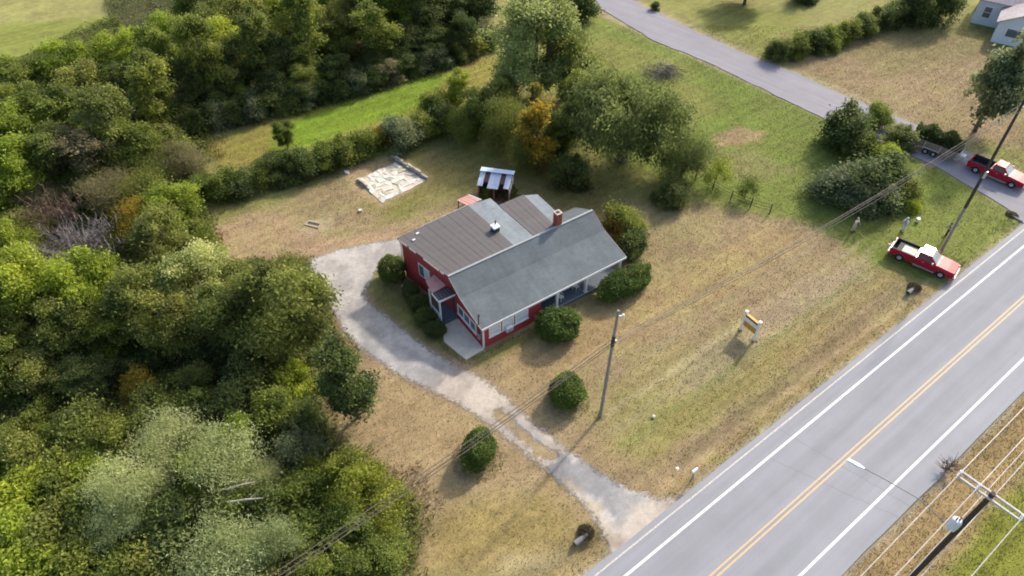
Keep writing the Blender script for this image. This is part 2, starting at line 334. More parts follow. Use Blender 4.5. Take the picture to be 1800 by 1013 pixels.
def paint_mat(name, c, wear):
    m, n, l, b = mat_base(name)
    tc = n.new('ShaderNodeTexCoord'); no = n.new('ShaderNodeTexNoise'); no.inputs['Scale'].default_value = 9; no.inputs['Detail'].default_value = 8; no.inputs['Roughness'].default_value = .75; l.new(tc.outputs['Object'], no.inputs['Vector'])
    mr = n.new('ShaderNodeMapRange'); mr.inputs[1].default_value = wear; mr.inputs[2].default_value = wear + .16; l.new(no.outputs[0], mr.inputs[0])
    mx = n.new('ShaderNodeMix'); mx.data_type = 'RGBA'; mx.inputs[6].default_value = (.3, .29, .29, 1); mx.inputs[7].default_value = (*c, 1); l.new(mr.outputs[0], mx.inputs[0])
    l.new(mx.outputs[2], b.inputs['Base Color']); b.inputs['Roughness'].default_value = .7; return m
white_paint = paint_mat('white_road_paint', (.70, .70, .69), .30); yellow_paint = paint_mat('yellow_road_paint', (.58, .38, .15), .37); pale_paint = paint_mat('faded_shoulder_paint', (.55, .50, .42), .40)
def stripe(t0, w, m, name):
    mb = MB(); mb.add([(-260, t0 - w / 2, .026), (330, t0 - w / 2, .026), (330, t0 + w / 2, .026), (-260, t0 + w / 2, .026)], [(0, 1, 2, 3)]); return mb.build(name, m, road)
stripe(11.56, .11, pale_paint, 'shoulder_line'); stripe(10.37, .17, white_paint, 'edge_line'); stripe(3.55, .17, white_paint, 'edge_line')
stripe(7.06, .12, yellow_paint, 'centre_line'); stripe(6.76, .12, yellow_paint, 'centre_line')
# two dark cracks sealed with tar across the lanes
tar = simple('tar_seal', (.17, .17, .185), rough=.7, var=.2)
for (t0, s0, t1, s1) in ((11.4, 34.2, 1.95, 36.3), (10.4, 31.5, 1.95, 34.9)):
    pr = []; k_ = 26
    for i in range(k_ + 1):
        f = i / k_; pr.append((s0 + (s1 - s0) * f + rng.uniform(-.05, .05), t0 + (t1 - t0) * f))
    MB().add([(x, y, .0235) for x, y in pr] + [(x + .035, y, .0235) for x, y in pr], [(i, i + 1, k_ + 2 + i, k_ + 1 + i) for i in range(k_)]).build('tar_crack', tar, road)
# side road: follows its two edges
def resample(px, n):
    p = np.array(poly_px(px)); d = np.r_[0, np.cumsum(np.hypot(*np.diff(p, axis=0).T))]; t = np.linspace(0, d[-1], n)
    return np.stack([np.interp(t, d, p[:, 0]), np.interp(t, d, p[:, 1])], 1)
L_, R_ = resample(SR_L, 70), resample(SR_R, 70)
d0 = (L_[0] - L_[3]); d0 /= np.hypot(*d0)
L_ = np.vstack([[L_[0] + d0 * 150], L_]); R_ = np.vstack([[R_[0] + d0 * 150], R_])
vv = []; ff = []; K = 6
for i in range(len(L_)):
    for k in range(K + 1):
        p = L_[i] + (R_[i] - L_[i]) * k / K; jit = rng.uniform(-.08, .08) if k in (0, K) else 0
        vv.append((p[0] + jit, p[1] + jit, .012))
    if i:
        for k in range(K): a = (i - 1) * (K + 1) + k; ff.append((a, a + 1, a + K + 2, a + K + 1))
nR = len(L_); base_n = len(vv)
for i in range(nR):                                            # edges run down into the soil
    d_ = R_[i] - L_[i]; d_ = d_ / np.hypot(*d_) * .12
    a_, b_ = vv[i * (K + 1)], vv[i * (K + 1) + K]; vv += [(a_[0] - d_[0], a_[1] - d_[1], -.14), (b_[0] + d_[0], b_[1] + d_[1], -.14)]
    if i: q = base_n + 2 * i; ff += [(q - 2, (i - 1) * (K + 1), i * (K + 1), q), ((i - 1) * (K + 1) + K, q - 1, q + 1, i * (K + 1) + K)]
mb = MB(); mb.add(vv, ff)
side_asphalt = road_mat('side_road_asphalt', (.225, .215, .235), None, R(47))
sroad = mb.build('side_road', side_asphalt); tag(sroad, kind='structure')

# driveway: fine sheet of gravel and old paving with ragged edges
dx_, dy_ = np.meshgrid(np.arange(-26, 16, .28), np.arange(18, 62, .28)); fx, fy = dx_.ravel(), dy_.ravel()
sd = sd_poly(fx, fy, DRIVE); inside = (sd < .8).reshape(dx_.shape)
t_all = (fx * RN[0] + fy * RN[1]).reshape(dx_.shape); inside &= t_all > 11.3
keep = inside[:-1, :-1] & inside[1:, :-1] & inside[:-1, 1:] & inside[1:, 1:]
ii = np.arange(fx.size).reshape(dx_.shape); fq = np.stack([ii[:-1, :-1], ii[:-1, 1:], ii[1:, 1:], ii[1:, :-1]], -1)[keep]
used, inv = np.unique(fq, return_inverse=True); fq = inv.reshape(-1, 4); ux, uy = fx[used], fy[used]; usd = sd[used]
GRAV = np.array([.365, .34, .31]); PALE = np.array([.39, .335, .275]); CONC = np.array([.33, .32, .30]); OLDA = np.array([.20, .198, .20]); SAND = np.array([.40, .33, .235])
ucol = np.tile(GRAV, (len(ux), 1)); una = N1(ux, uy, 3, 5); unb = N2(ux, uy, .9, 4)
def upaint(px, colr, fe, k, st):
    global ucol
    w = st * smooth(.5 - (sd_poly(ux, uy, poly_px(px)) + k * (una + .6 * unb)) / (2 * fe)); ucol = ucol * (1 - w[:, None]) + colr * w[:, None]
upaint([(790, 640), (860, 660), (1010, 780), (960, 830), (820, 720), (740, 680)], PALE, .6, 2, .9)
upaint([(985, 800), (1040, 810), (1160, 880), (1090, 950), (1050, 890), (960, 830)], OLDA, .2, 2.5, .85)
upaint([(1000, 850), (1060, 885), (1090, 960), (1060, 960), (1040, 905)], SAND, .4, 2, .9)
upaint([(1060, 840), (1140, 870), (1170, 885), (1120, 940), (1085, 930)], CONC * .9, .4, 2.5, .6)
upaint([(1110, 880), (1240, 850), (1180, 920), (1060, 1013), (1050, 980)], PALE * np.array([1, .97, .95]), .5, 1.5, .7)
upaint([(905, 740), (955, 775), (950, 790), (895, 752)], np.array([.36, .36, .365]), .3, 1, .8)
upaint([(620, 560), (700, 600), (800, 650), (740, 680), (640, 615)], np.array([.29, .285, .28]), .6, 2.5, .6)  # farmhouse shadow on the gravel, painted in as a darker grey
w = np.clip(una * 1.6 + unb * 1.2, -.3, .3)[:, None]; ucol = ucol * (1 + w * .6)
me = np_mesh('driveway', np.stack([ux, uy, ground_z(ux, uy) + .035], 1), fq, True); add_col(me, ucol)
# grass strip grown through between the wheel tracks
gs = sd_poly(ux, uy, poly_px([(868, 726), (878, 720), (975, 800), (962, 810), (900, 760)])) 
edge = np.minimum(-usd, gs * 1.2 + .02 - .9 * N3(ux, uy, 1.2, 3))
a = me.attributes.new('edge', 'FLOAT', 'POINT'); a.data.foreach_set('value', edge.astype(np.float32))
m = attr_mat('driveway_gravel', noise=(2.5, 22.0, 90.0), amp=(.84, 1.17), bump=.5)
n = m.node_tree.nodes; l = m.node_tree.links
at = n.new('ShaderNodeAttribute'); at.attribute_name = 'edge'; tc = n.new('ShaderNodeTexCoord')
no = n.new('ShaderNodeTexNoise'); no.inputs['Scale'].default_value = 2.6; no.inputs['Detail'].default_value = 9; no.inputs['Roughness'].default_value = .75; l.new(tc.outputs['Object'], no.inputs['Vector'])
mr = n.new('ShaderNodeMapRange'); mr.inputs[1].default_value = .25; mr.inputs[2].default_value = .75; mr.inputs[3].default_value = -.6; mr.inputs[4].default_value = .6; l.new(no.outputs[0], mr.inputs[0])
ad = n.new('ShaderNodeMath'); at2 = n.new('ShaderNodeMath'); at2.inputs[1].default_value = .12; l.new(at.outputs['Fac'], at2.inputs[0]); l.new(at2.outputs[0], ad.inputs[0]); l.new(mr.outputs[0], ad.inputs[1])
m3 = n.new('ShaderNodeMapRange'); m3.inputs[1].default_value = -.05; m3.inputs[2].default_value = .4; l.new(ad.outputs[0], m3.inputs[0])
tb = n.new('ShaderNodeBsdfTransparent'); ms = n.new('ShaderNodeMixShader'); l.new(m3.outputs[0], ms.inputs[0]); l.new(tb.outputs[0], ms.inputs[1]); l.new(n['Principled BSDF'].outputs[0], ms.inputs[2]); l.new(ms.outputs[0], n['Material Output'].inputs[0])
me.materials.append(m); drive = bpy.data.objects.new('driveway', me); col.objects.link(drive); tag(drive, kind='structure')

# ------------------------------------------------------------------ the red house
HA = R(34.5); HU = np.array([math.cos(HA), math.sin(HA)]); HV = np.array([-HU[1], HU[0]])
HE = G(847, 580, 2.55)
def hw(x, y): p = HE + HU * x + HV * y; return (float(p[0]), float(p[1]))
def lap_mat(name, c, pitch, var=.12):
    """painted lap siding: saw-tooth relief every 'pitch' metres of height"""
    m = simple(name, c, rough=.55, var=var, scale=2.5, stretch=(1, 1, 4)); n = m.node_tree.nodes; l = m.node_tree.links; b = n['Principled BSDF']
    tc = n.new('ShaderNodeTexCoord'); sx = n.new('ShaderNodeSeparateXYZ'); l.new(tc.outputs['Object'], sx.inputs[0])
    d = n.new('ShaderNodeMath'); d.operation = 'DIVIDE'; d.inputs[1].default_value = pitch; l.new(sx.outputs['Z'], d.inputs[0])
    fr = n.new('ShaderNodeMath'); fr.operation = 'FRACT'; l.new(d.outputs[0], fr.inputs[0])
    bp = n.new('ShaderNodeBump'); bp.inputs['Strength'].default_value = .8; bp.inputs['Distance'].default_value = .03; bp.invert = True; l.new(fr.outputs[0], bp.inputs['Height']); l.new(bp.outputs[0], b.inputs['Normal'])
    return m
def shingle_mat(name, c, var=.23):
    m, n, l, b = mat_base(name)
    tc = n.new('ShaderNodeTexCoord'); br = n.new('ShaderNodeTexBrick'); br.inputs['Scale'].default_value = 1.0
    br.inputs['Brick Width'].default_value = .30; br.inputs['Row Height'].default_value = .14; br.inputs['Mortar Size'].default_value = .006
    br.inputs['Color1'].default_value = (c[0] * .93, c[1] * .93, c[2] * .93, 1); br.inputs['Color2'].default_value = (c[0] * 1.07, c[1] * 1.07, c[2] * 1.07, 1); br.inputs['Mortar'].default_value = (c[0] * .8, c[1] * .8, c[2] * .8, 1)
    l.new(tc.outputs['Object'], br.inputs['Vector'])
    no = n.new('ShaderNodeTexNoise'); no.inputs['Scale'].default_value = .55; no.inputs['Detail'].default_value = 9; no.inputs['Roughness'].default_value = .65; l.new(tc.outputs['Object'], no.inputs['Vector'])
    mr = n.new('ShaderNodeMapRange'); mr.inputs[1].default_value = .3; mr.inputs[2].default_value = .7; mr.inputs[3].default_value = 1 - var; mr.inputs[4].default_value = 1 + var * .7; l.new(no.outputs[0], mr.inputs[0])
    mp = n.new('ShaderNodeMapping'); mp.inputs['Scale'].default_value = (2.0, .15, .15); l.new(tc.outputs['Object'], mp.inputs[0])
    n2 = n.new('ShaderNodeTexNoise'); n2.inputs['Scale'].default_value = 1.5; n2.inputs['Detail'].default_value = 6; l.new(mp.outputs[0], n2.inputs['Vector'])
    m2 = n.new('ShaderNodeMapRange'); m2.inputs[1].default_value = .3; m2.inputs[2].default_value = .7; m2.inputs[3].default_value = .92; m2.inputs[4].default_value = 1.05; l.new(n2.outputs[0], m2.inputs[0])
    mu = n.new('ShaderNodeMath'); mu.operation = 'MULTIPLY'; l.new(mr.outputs[0], mu.inputs[0]); l.new(m2.outputs[0], mu.inputs[1])
    vm = n.new('ShaderNodeVectorMath'); vm.operation = 'SCALE'; l.new(br.outputs['Color'], vm.inputs[0]); l.new(mu.outputs[0], vm.inputs['Scale']); l.new(vm.outputs[0], b.inputs['Base Color'])
    b.inputs['Roughness'].default_value = .8; b.inputs['Specular IOR Level'].default_value = .3
    bp = n.new('ShaderNodeBump'); bp.inputs['Strength'].default_value = .4; bp.inputs['Distance'].default_value = .01; l.new(br.outputs['Fac'], bp.inputs['Height']); bp.invert = True; l.new(bp.outputs[0], b.inputs['Normal'])
    return m
red = lap_mat('red_lap_siding', (.36, .044, .045), .13)
white_trim = simple('white_trim_paint', (.72, .71, .68), rough=.5, var=.1, scale=4)
grey_shingle = shingle_mat('grey_green_shingle', (.114, .134, .142))
brown_metal = simple('brown_roll_roofing', (.135, .115, .115), rough=.6, var=.16, scale=1.2, bump=.15, stretch=(1, 1, 1))
pale_roof = shingle_mat('pale_grey_roofing', (.215, .24, .255))
glass = simple('window_glass', (.10, .13, .15), rough=.08, var=.2, scale=1.5, spec=.6)
curtain_glass = simple('curtained_glass', (.6, .63, .63), rough=.15, var=.25, scale=2.5, spec=.6, stretch=(6, 6, .6))
porch_grey = simple('blue_grey_porch_paint', (.10, .125, .155), rough=.6, var=.15)
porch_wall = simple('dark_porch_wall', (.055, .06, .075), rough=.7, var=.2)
concrete = simple('weathered_concrete', (.62, .53, .42), rough=.85, var=.2, scale=1.6, bump=.2)
brick_red = simple('red_brick', (.30, .075, .05), rough=.8, var=.25, scale=9)
pink_panel = simple('faded_pink_panel', (.52, .27, .22), rough=.7, var=.2, scale=3)
dark_box = simple('dark_grey_sheet', (.035, .04, .045), rough=.6, var=.3)
house = empty('farmhouse', (HE[0], HE[1], 0), HA, 'red farmhouse with grey shingle front roof and flat brown rear roofs', 'house')
EV, BRK, RDG = (0.0, 2.55), (3.25, 3.47), (5.12, 4.6)
def roofz(y): return np.interp(y, [EV[0], BRK[0], RDG[0], 7.6], [EV[1], BRK[1], RDG[1], 3.3])
X0, X1 = -.02, 15.6
def slab_yz(prof, x0, x1, th):
    n = len(prof); top = [(y, z) for y, z in prof]; bot = [(y, z - th) for y, z in prof][::-1]; ring = top + bot; k = len(ring)
    vs = [(x0, *p) for p in ring] + [(x1, *p) for p in ring]
    fs = [(i, (i + 1) % k, k + (i + 1) % k, k + i) for i in range(k)]
    for e in (0, k):
        for i in range(n - 1): q = (e + i, e + i + 1, e + k - 2 - i, e + k - 1 - i); fs.append(q)
    return MB().add(vs, fs)
roof = slab_yz([EV, BRK, RDG], X0, X1, .10).build('front_roof', grey_shingle, house)
slab_yz([(RDG[0] + .01, RDG[1] - .01), (7.6, 3.3)], X0 + .3, X1, .10).build('rear_roof', grey_shingle, house)
MB().box(X0 - .02, X1 + .02, RDG[0] - .10, RDG[0] + .10, RDG[1] - .05, RDG[1] + .03).build('ridge_cap', simple('pale_ridge_strip', (.27, .29, .29), var=.15), roof)
MB().box(X0, X1, -.045, 0, 2.36, 2.57).build('fascia', white_trim, roof)
for x in (X0 - .035, X1 + .002):
    vs = [(x, EV[0], EV[1] + .012), (x, BRK[0], BRK[1] + .012), (x, RDG[0] - .14, RDG[1] - .06), (x, RDG[0] - .14, RDG[1] - .25), (x, BRK[0], BRK[1] - .2), (x, EV[0], EV[1] - .19)]
    vs2 = [(x + .033, b, c) for _, b, c in vs]
    MB().add(vs + vs2, [(0, 1, 4, 5), (1, 2, 3, 4), (11, 10, 7, 6), (10, 9, 8, 7)] + [(i, (i + 1) % 6, 6 + (i + 1) % 6, 6 + i) for i in range(6)]).build('rake_board', simple('rake_paint', (.36, .30, .30), var=.25, scale=2), roof)
# walls: front piece, left gable, back and right walls, porch recess
WX0, WX1, WY = .17, 15.25, .15
def wall_strip(pts, zt, th, zb=-.15):
    """wall along plan points with its own top heights; thickness to the left of travel"""
    mb = MB()
    for i in range(len(pts) - 1):
        a, b = Vector(pts[i]), Vector(pts[i + 1]); d = (b - a).normalized(); nrm = Vector((-d.y, d.x)) * th
        q = [a, b, b + nrm, a + nrm]; vs = [(p.x, p.y, zb) for p in q] + [(q[0].x, q[0].y, zt[i]), (q[1].x, q[1].y, zt[i + 1]), (q[2].x, q[2].y, zt[i + 1]), (q[3].x, q[3].y, zt[i])]
        mb.add(vs, [(0, 3, 2, 1), (4, 5, 6, 7), (0, 1, 5, 4), (1, 2, 6, 5), (2, 3, 7, 6), (3, 0, 4, 7)])
    return mb
wall_strip([(WX0, WY), (6.15, WY)], [2.43, 2.43], .12).build('front_wall', red, house)
wall_strip([(6.15, WY + .12), (6.15, 2.35)], [2.5, 3.0], .12).build('porch_side_wall', red, house)
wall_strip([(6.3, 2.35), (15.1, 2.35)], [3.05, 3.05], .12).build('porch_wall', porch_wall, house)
ys_ = [5.0, BRK[0], 1.6, WY + .13]
wall_strip([(WX0, y) for y in ys_], [float(roofz(y)) - .11 for y in ys_], .12).build('gable_wall', red, house)
ys_ = [2.36, BRK[0], RDG[0], 7.3]
wall_strip([(WX1, y) for y in ys_], [float(roofz(y)) - .12 for y in ys_], .12).build('gable_wall', red, house)
wall_strip([(WX1 - .13, 7.3), (12.0, 7.3)], [3.35, 3.35], .12).build('rear_wall', red, house)
MB().box(WX0 - .04, WX0 + .11, WY - .035, WY + .06, -.1, 2.4).build('corner_board', white_trim, house)
# front porch: floor, posts, front step edge
pf = MB().box(6.2, 15.35, .12, 2.34, -.1, .32).build('porch_floor', porch_grey, house)
MB().box(6.18, 15.37, .10, .16, .3, .335).build('floor_edge', simple('pale_floor_edge', (.30, .32, .34)), pf)
for x in (7.95, 11.25, 15.15):
    p = MB().box(x - .11, x + .11, .16, .38, .36, 2.42).build('porch_post', white_trim, house)
    MB().box(x - .15, x + .15, .13, .42, .322, .45).build('post_base', white_trim, p)
MB().box(6.2, 15.4, .18, .36, 2.40, 2.47).build('porch_beam', white_trim, house)
def window_y(x0, x1, z0, z1, y, panes=1, gl=glass, name='window', sgn=-1):
    """window in a wall facing local -y"""
    fr = MB(); t = .13
    fr.box(x0, x1, y - .06, y + .02, z0, z0 + t).box(x0, x1, y - .06, y + .02, z1 - t, z1)
    fr.box(x0, x0 + t, y - .059, y + .02, z0 + t, z1 - t).box(x1 - t, x1, y - .059, y + .02, z0 + t, z1 - t)
    fr.box(x0 + t, x1 - t, y - .045, y + .02, (z0 + z1) / 2 - .03, (z0 + z1) / 2 + .03)
    f = fr.build(name, white_trim, house)
    MB().box(x0 + t, x1 - t, y - .02, y - .005, z0 + t, (z0 + z1) / 2 - .03).build('pane', gl, f); MB().box(x0 + t, x1 - t, y - .028, y - .014, (z0 + z1) / 2 + .03, z1 - t).build('pane', gl, f)
    MB().box(x0 - .06, x1 + .06, y - .11, y + .01, z0 - .05, z0 - .001).build('sill', white_trim, f)
    return f
def window_x(y0, y1, z0, z1, x, gl=glass, mull=1, name='window'):
    fr = MB(); t = .14
    fr.box(x - .06, x + .02, y0, y1, z0, z0 + t).box(x - .06, x + .02, y0, y1, z1 - t, z1)
    ys = np.linspace(y0, y1, mull + 1)
    for k, yv in enumerate(ys): a = yv if k == 0 else yv - t / 2 if k < mull else yv - t; fr.box(x - .058, x + .02, a, a + t, z0 + t, z1 - t)
    f = fr.build(name, white_trim, house)
    for k in range(mull): MB().box(x - .02, x - .005, ys[k] + t, ys[k + 1] - t / 2, z0 + t, z1 - t).build('pane', gl, f)
    MB().box(x - .11, x + .01, y0 - .05, y1 + .05, z0 - .05, z0 - .001).build('sill', white_trim, f)
    return f
window_y(.75, 1.95, .98, 2.14, WY, gl=curtain_glass)
window_y(2.08, 3.28, .98, 2.14, WY, gl=curtain_glass)
window_y(3.41, 4.75, .98, 2.14, WY, gl=curtain_glass)
ac = MB().box(2.32, 2.98, -.27, .085, .86, 1.36).build('air_conditioner', simple('off_white_casing', (.66, .66, .63), rough=.45), house, bevel=.03)
ag = MB()
for k in range(6): ag.box(2.38, 2.92, -.285, -.272, .93 + k * .065, .96 + k * .065)
ag.build('grille', simple('grille_grey', (.25, .25, .25)), ac)
window_x(1.15, 4.15, .82, 2.02, WX0, mull=3)
for (x0, x1) in ((7.0, 8.2), (9.0, 10.0), (12.2, 13.6)):
    if x0 == 9.0:
        d = MB().box(9.0, 9.95, 2.28, 2.34, .34, 2.4).build('front_door', white_trim, house); MB().box(9.15, 9.8, 2.262, 2.279, 1.3, 2.2).build('pane', glass, d)
    else: window_y(x0, x1, 1.1, 2.2, 2.35)
# side porch with steps pad
MB().prism([(-2.25, 2.6), (-1.75, -.12), (.12, -.02), (.12, 4.25), (-1.45, 4.25)], -.12, .06).build('concrete_pad', concrete, house)
dk = MB().box(-1.5, .1, 4.3, 6.25, -.1, .36).build('side_deck', porch_grey, house)
MB().box(-1.53, -1.49, 4.29, 6.26, -.05, .37).build('skirt_board', white_trim, dk)
for yv in (4.36, 6.1):
    MB().box(-1.46, -1.34, yv, yv + .12, .36, 2.96).build('porch_post', white_trim, house)
for k in range(3): MB().box(-1.42, -1.36, 4.50, 6.1, .62 + k * .26, .68 + k * .26).build('rail', white_trim, dk)
sp = MB().box(-1.5, .08, 4.3, 5.45, 3.0, 3.08).build('side_porch_roof', dark_box, house)
MB().box(-1.54, .08, 4.25, 4.298, 2.93, 3.12).build('fascia', white_trim, sp); MB().box(-1.55, -1.502, 4.3, 5.5, 2.93, 3.12).build('fascia', white_trim, sp)
for k in range(5): MB().box(-1.40 + k * .3, -1.22 + k * .3, 4.42, 5.3, 3.081, 3.11).build('roof_slat', simple('slat_grey_%d' % k, (.09 + .03 * (k % 2), .08, .08)), sp)
MB().prism([(-1.5, 5.5), (-.1, 5.5), (-.3, 7.1), (-1.2, 7.1)], [3.0, 3.2, 3.3, 3.05], [3.06, 3.26, 3.36, 3.11]).build('lean_to_panel', pink_panel, house)
sd_ = MB().box(.09, .165, 4.7, 5.0 + .55, .37, 2.4).build('side_door', simple('dark_blue_door', (.05, .07, .11)), house)
# addition: walls then three roof sections and their panels
AB = [(.1, 5.0), (-.98, 11.72), (6.3, 12.12), (8.62, 11.85), (8.5, 10.5), (11.55, 10.45), (12.62, 9.9), (12.55, 6.9)]
wall_strip(AB[::-1], [4.42] * 8, .12).build('addition_wall', red, house)
bmat = [simple('brown_roofing_%d' % k, (.099 + .005 * (k % 3), .089 + .004 * ((k * 2) % 3), .087 + .004 * ((k * 2) % 3)), rough=.6, var=.12, scale=.8, bump=.1, stretch=(.6, 2.5, 1)) for k in range(1)]
def panel_roof(q, n, z, th, name, mats, split=1):
    """roof of n sheets laid side by side over the quad q (a->b near edge, d->c far edge), each lapped over the last"""
    a, b, c, d = [Vector(p) for p in q]; base = MB().prism([tuple(p) for p in (a, b, c, d)], z - th, z).build(name, dark_box, house)
    for i in range(n):
        u0, u1 = i / n, (i + 1) / n; lift = .008 + .006 * (i % 2)
        p = [a.lerp(b, u0), a.lerp(b, u1), d.lerp(c, u1), d.lerp(c, u0)]
        o = MB().prism([tuple(k) for k in p], z + .002, z + lift + .01).build('roof_sheet', mats[i % len(mats)], base)
        e0, e1 = a.lerp(b, u1), d.lerp(c, u1); dv = (e1 - e0).normalized(); sv = Vector((-dv.y, dv.x)) * .02
        if i < n - 1: MB().prism([tuple(e0 + sv), tuple(e0 - sv), tuple(e1 - sv), tuple(e1 + sv)], z + lift + .0105, z + lift + .016).build('seam', mats[(i + 1) % len(mats)], o)
    return base
ra = panel_roof([(-.08, 5.27), (6.78, 5.27), (6.45, 12.38), (-1.25, 11.95)], 13, 4.56, .12, 'rear_roof_brown', bmat)
MB().prism([(6.80, 5.27), (8.98, 5.27), (8.80, 12.08), (6.47, 12.4)], 4.40, 4.53).build('rear_roof_pale', pale_roof, house)
panel_roof([(9.0, 5.27), (11.42, 5.27), (11.68, 10.72), (8.83, 10.72)], 5, 4.54, .12, 'rear_roof_brown', bmat)
MB().prism([(11.44, 5.45), (12.8, 6.75), (12.9, 10.1), (11.70, 10.72)], 4.3, 4.46).build('rear_roof_pale', pale_roof, house)
e = Vector((-1.25, 11.95)) - Vector((-.08, 5.27)); en = Vector((-e.y, e.x)).normalized()
for (u0, u1) in ((.05, .12), (.14, .45), (.6, .74), (.78, .96)):
    p0 = Vector((-.08, 5.27)) + e * u0 + en * .01; p1 = Vector((-.08, 5.27)) + e * u1 + en * .01
    MB().prism([tuple(p0), tuple(p1), tuple(p1 + en * .04), tuple(p0 + en * .04)], 4.38, 4.565).build('fascia', simple('peeling_fascia', (.56, .45, .42), var=.4, scale=5), ra)
MB().tube([(-1.05, 11.78, 4.4), (-1.05, 11.78, 0)], .05, 8).build('downspout', white_trim, house)
MB().tube([(-1.3, 11.98, 4.47), (6.4, 12.44, 4.47)], .06, 8).build('gutter', white_trim, house)
# window in the addition's left wall (its own skewed frame)
wd = Vector((-1.08, 6.72)).normalized(); wn = Vector((-wd.y, wd.x))
def wpt(t, off): p = Vector((.1, 5.0)) + wd * t + wn * off; return (p.x, p.y)
def wbox(t0, t1, o0, o1, z0, z1): return MB().prism([wpt(t0, o0), wpt(t1, o0), wpt(t1, o1), wpt(t0, o1)], z0, z1)
wf = wbox(2.9, 4.5, .125 - .12, .06, 1.75, 3.2).build('window', white_trim, house)
wbox(3.02, 3.66, .061, .075, 1.87, 3.08).build('pane', curtain_glass, wf); wbox(3.74, 4.38, .061, .075, 1.87, 3.08).build('pane', glass, wf)
# chimney, vent, service mast
ch = MB(); hgt = 4.2; rr = 0; 
chim = MB().box(11.42, 11.98, 5.1, 5.66, 4.2, 4.6).build('chimney', brick_red, house)
cmats = [simple('chimney_brick_%d' % k, (.26 + .05 * k, .07 + .012 * k, .05 + .008 * k), rough=.85, var=.2, scale=8) for k in range(3)]
k = 0
while hgt < 5.86:
    for (a0, a1, b0, b1) in (((11.41, 11.70, 5.09, 5.22), (11.71, 11.99, 5.09, 5.22), (11.41, 11.54, 5.23, 5.44), (11.41, 11.54, 5.45, 5.67), (11.86, 11.99, 5.23, 5.44), (11.86, 11.99, 5.45, 5.67), (11.55, 11.85, 5.54, 5.67)) if rr % 2 else ((11.41, 11.54, 5.09, 5.34), (11.55, 11.85, 5.09, 5.22), (11.86, 11.99, 5.09, 5.34), (11.41, 11.54, 5.35, 5.67), (11.86, 11.99, 5.35, 5.67), (11.55, 11.70, 5.54, 5.67), (11.71, 11.85, 5.54, 5.67))):
        MB().box(a0, a1, b0, b1, hgt, hgt + .128).build('brick', cmats[(k * 7 + rr) % 3], chim); k += 1
    hgt += .14; rr += 1
MB().box(11.38, 12.02, 5.06, 5.70, hgt, hgt + .07).build('chimney_cap', simple('chimney_mortar', (.45, .36, .30), var=.25), chim)
MB().box(11.56, 11.84, 5.24, 5.52, hgt + .0705, hgt + .13).build('flue', dark_box, chim)
vt = MB().box(6.25, 6.85, 7.55, 8.15, 4.5, 4.95).build('roof_vent', dark_box, house)
MB().box(6.2, 6.9, 7.5, 8.2, 4.951, 5.12).build('vent_cap', simple('white_vent_cap', (.8, .8, .8)), vt, bevel=.03)
MB().tube([(6.72, 8.05, 5.1), (6.72, 8.05, 5.5)], .07, 8).build('flue_pipe', dark_box, vt)
for (x, y) in ((-.3, 10.7), (.4, 11.3)): MB().box(x, x + .28, y, y + .16, 4.6, 4.68).build('roof_debris', white_trim, ra)
ms_ = MB().tube([(.05, .55, .9), (.05, .55, 3.75)], .045, 8).build('service_mast', simple('dark_pipe', (.06, .055, .055), metal=.4, rough=.5), house)
MB().tube([(.05, .55, 3.75), (.05, .45, 3.9), (.05, .32, 3.82)], [.06, .08, .05], 8).build('weatherhead', dark_box, ms_)
MB().box(-.06, .165, .42, .72, .9, 1.5).build('electric_meter', simple('meter_box_grey', (.25, .26, .27)), house)
# pinkish lean-to behind the house
ltp = [hw(6.97, 15.37), hw(8.3, 15.47), hw(8.91, 14.04), hw(7.37, 14.0)]
lt = empty('lean_to', (0, 0, 0), 0, 'small pink-roofed lean-to just behind the rear of the farmhouse', 'lean-to')
a, b, c, d = [Vector(p) for p in ltp]
for i in range(4):
    p = [a.lerp(b, i / 4 + .01), a.lerp(b, (i + 1) / 4 - .01), d.lerp(c, (i + 1) / 4 - .01), d.lerp(c, i / 4 + .01)]
    MB().prism([tuple(q) for q in p], 2.95, 3.0 + .01 * (i % 2)).build('roof_board', pink_panel, lt)
MB().prism([tuple(q) for q in (b + (c - b) * .0, c, c + Vector((.12, .05)), b + Vector((.12, .05)))], 2.92, 3.04).build('edge_trim', white_trim, lt)
for q in (a, b, c, d):
    r_ = q.lerp((a + c) / 2, .12); MB().box(r_.x - .06, r_.x + .06, r_.y - .06, r_.y + .06, -.1, 2.948).build('post', simple('grey_post_wood', (.2, .18, .16)), lt)
# ------------------------------------------------------------------ shed, foundation, sign, small things
wood_pole = simple('weathered_pole_wood', (.25, .225, .195), rough=.85, var=.3, scale=3, stretch=(6, 6, .5), bump=.3)
dark_pole = simple('creosoted_pole_wood', (.055, .045, .038), rough=.8, var=.3, scale=3, stretch=(6, 6, .5), bump=.3)
steel = simple('galvanised_steel', (.5, .52, .53), rough=.4, metal=.6, var=.12)
black = simple('black_rubber', (.018, .018, .02), rough=.75, var=.2)
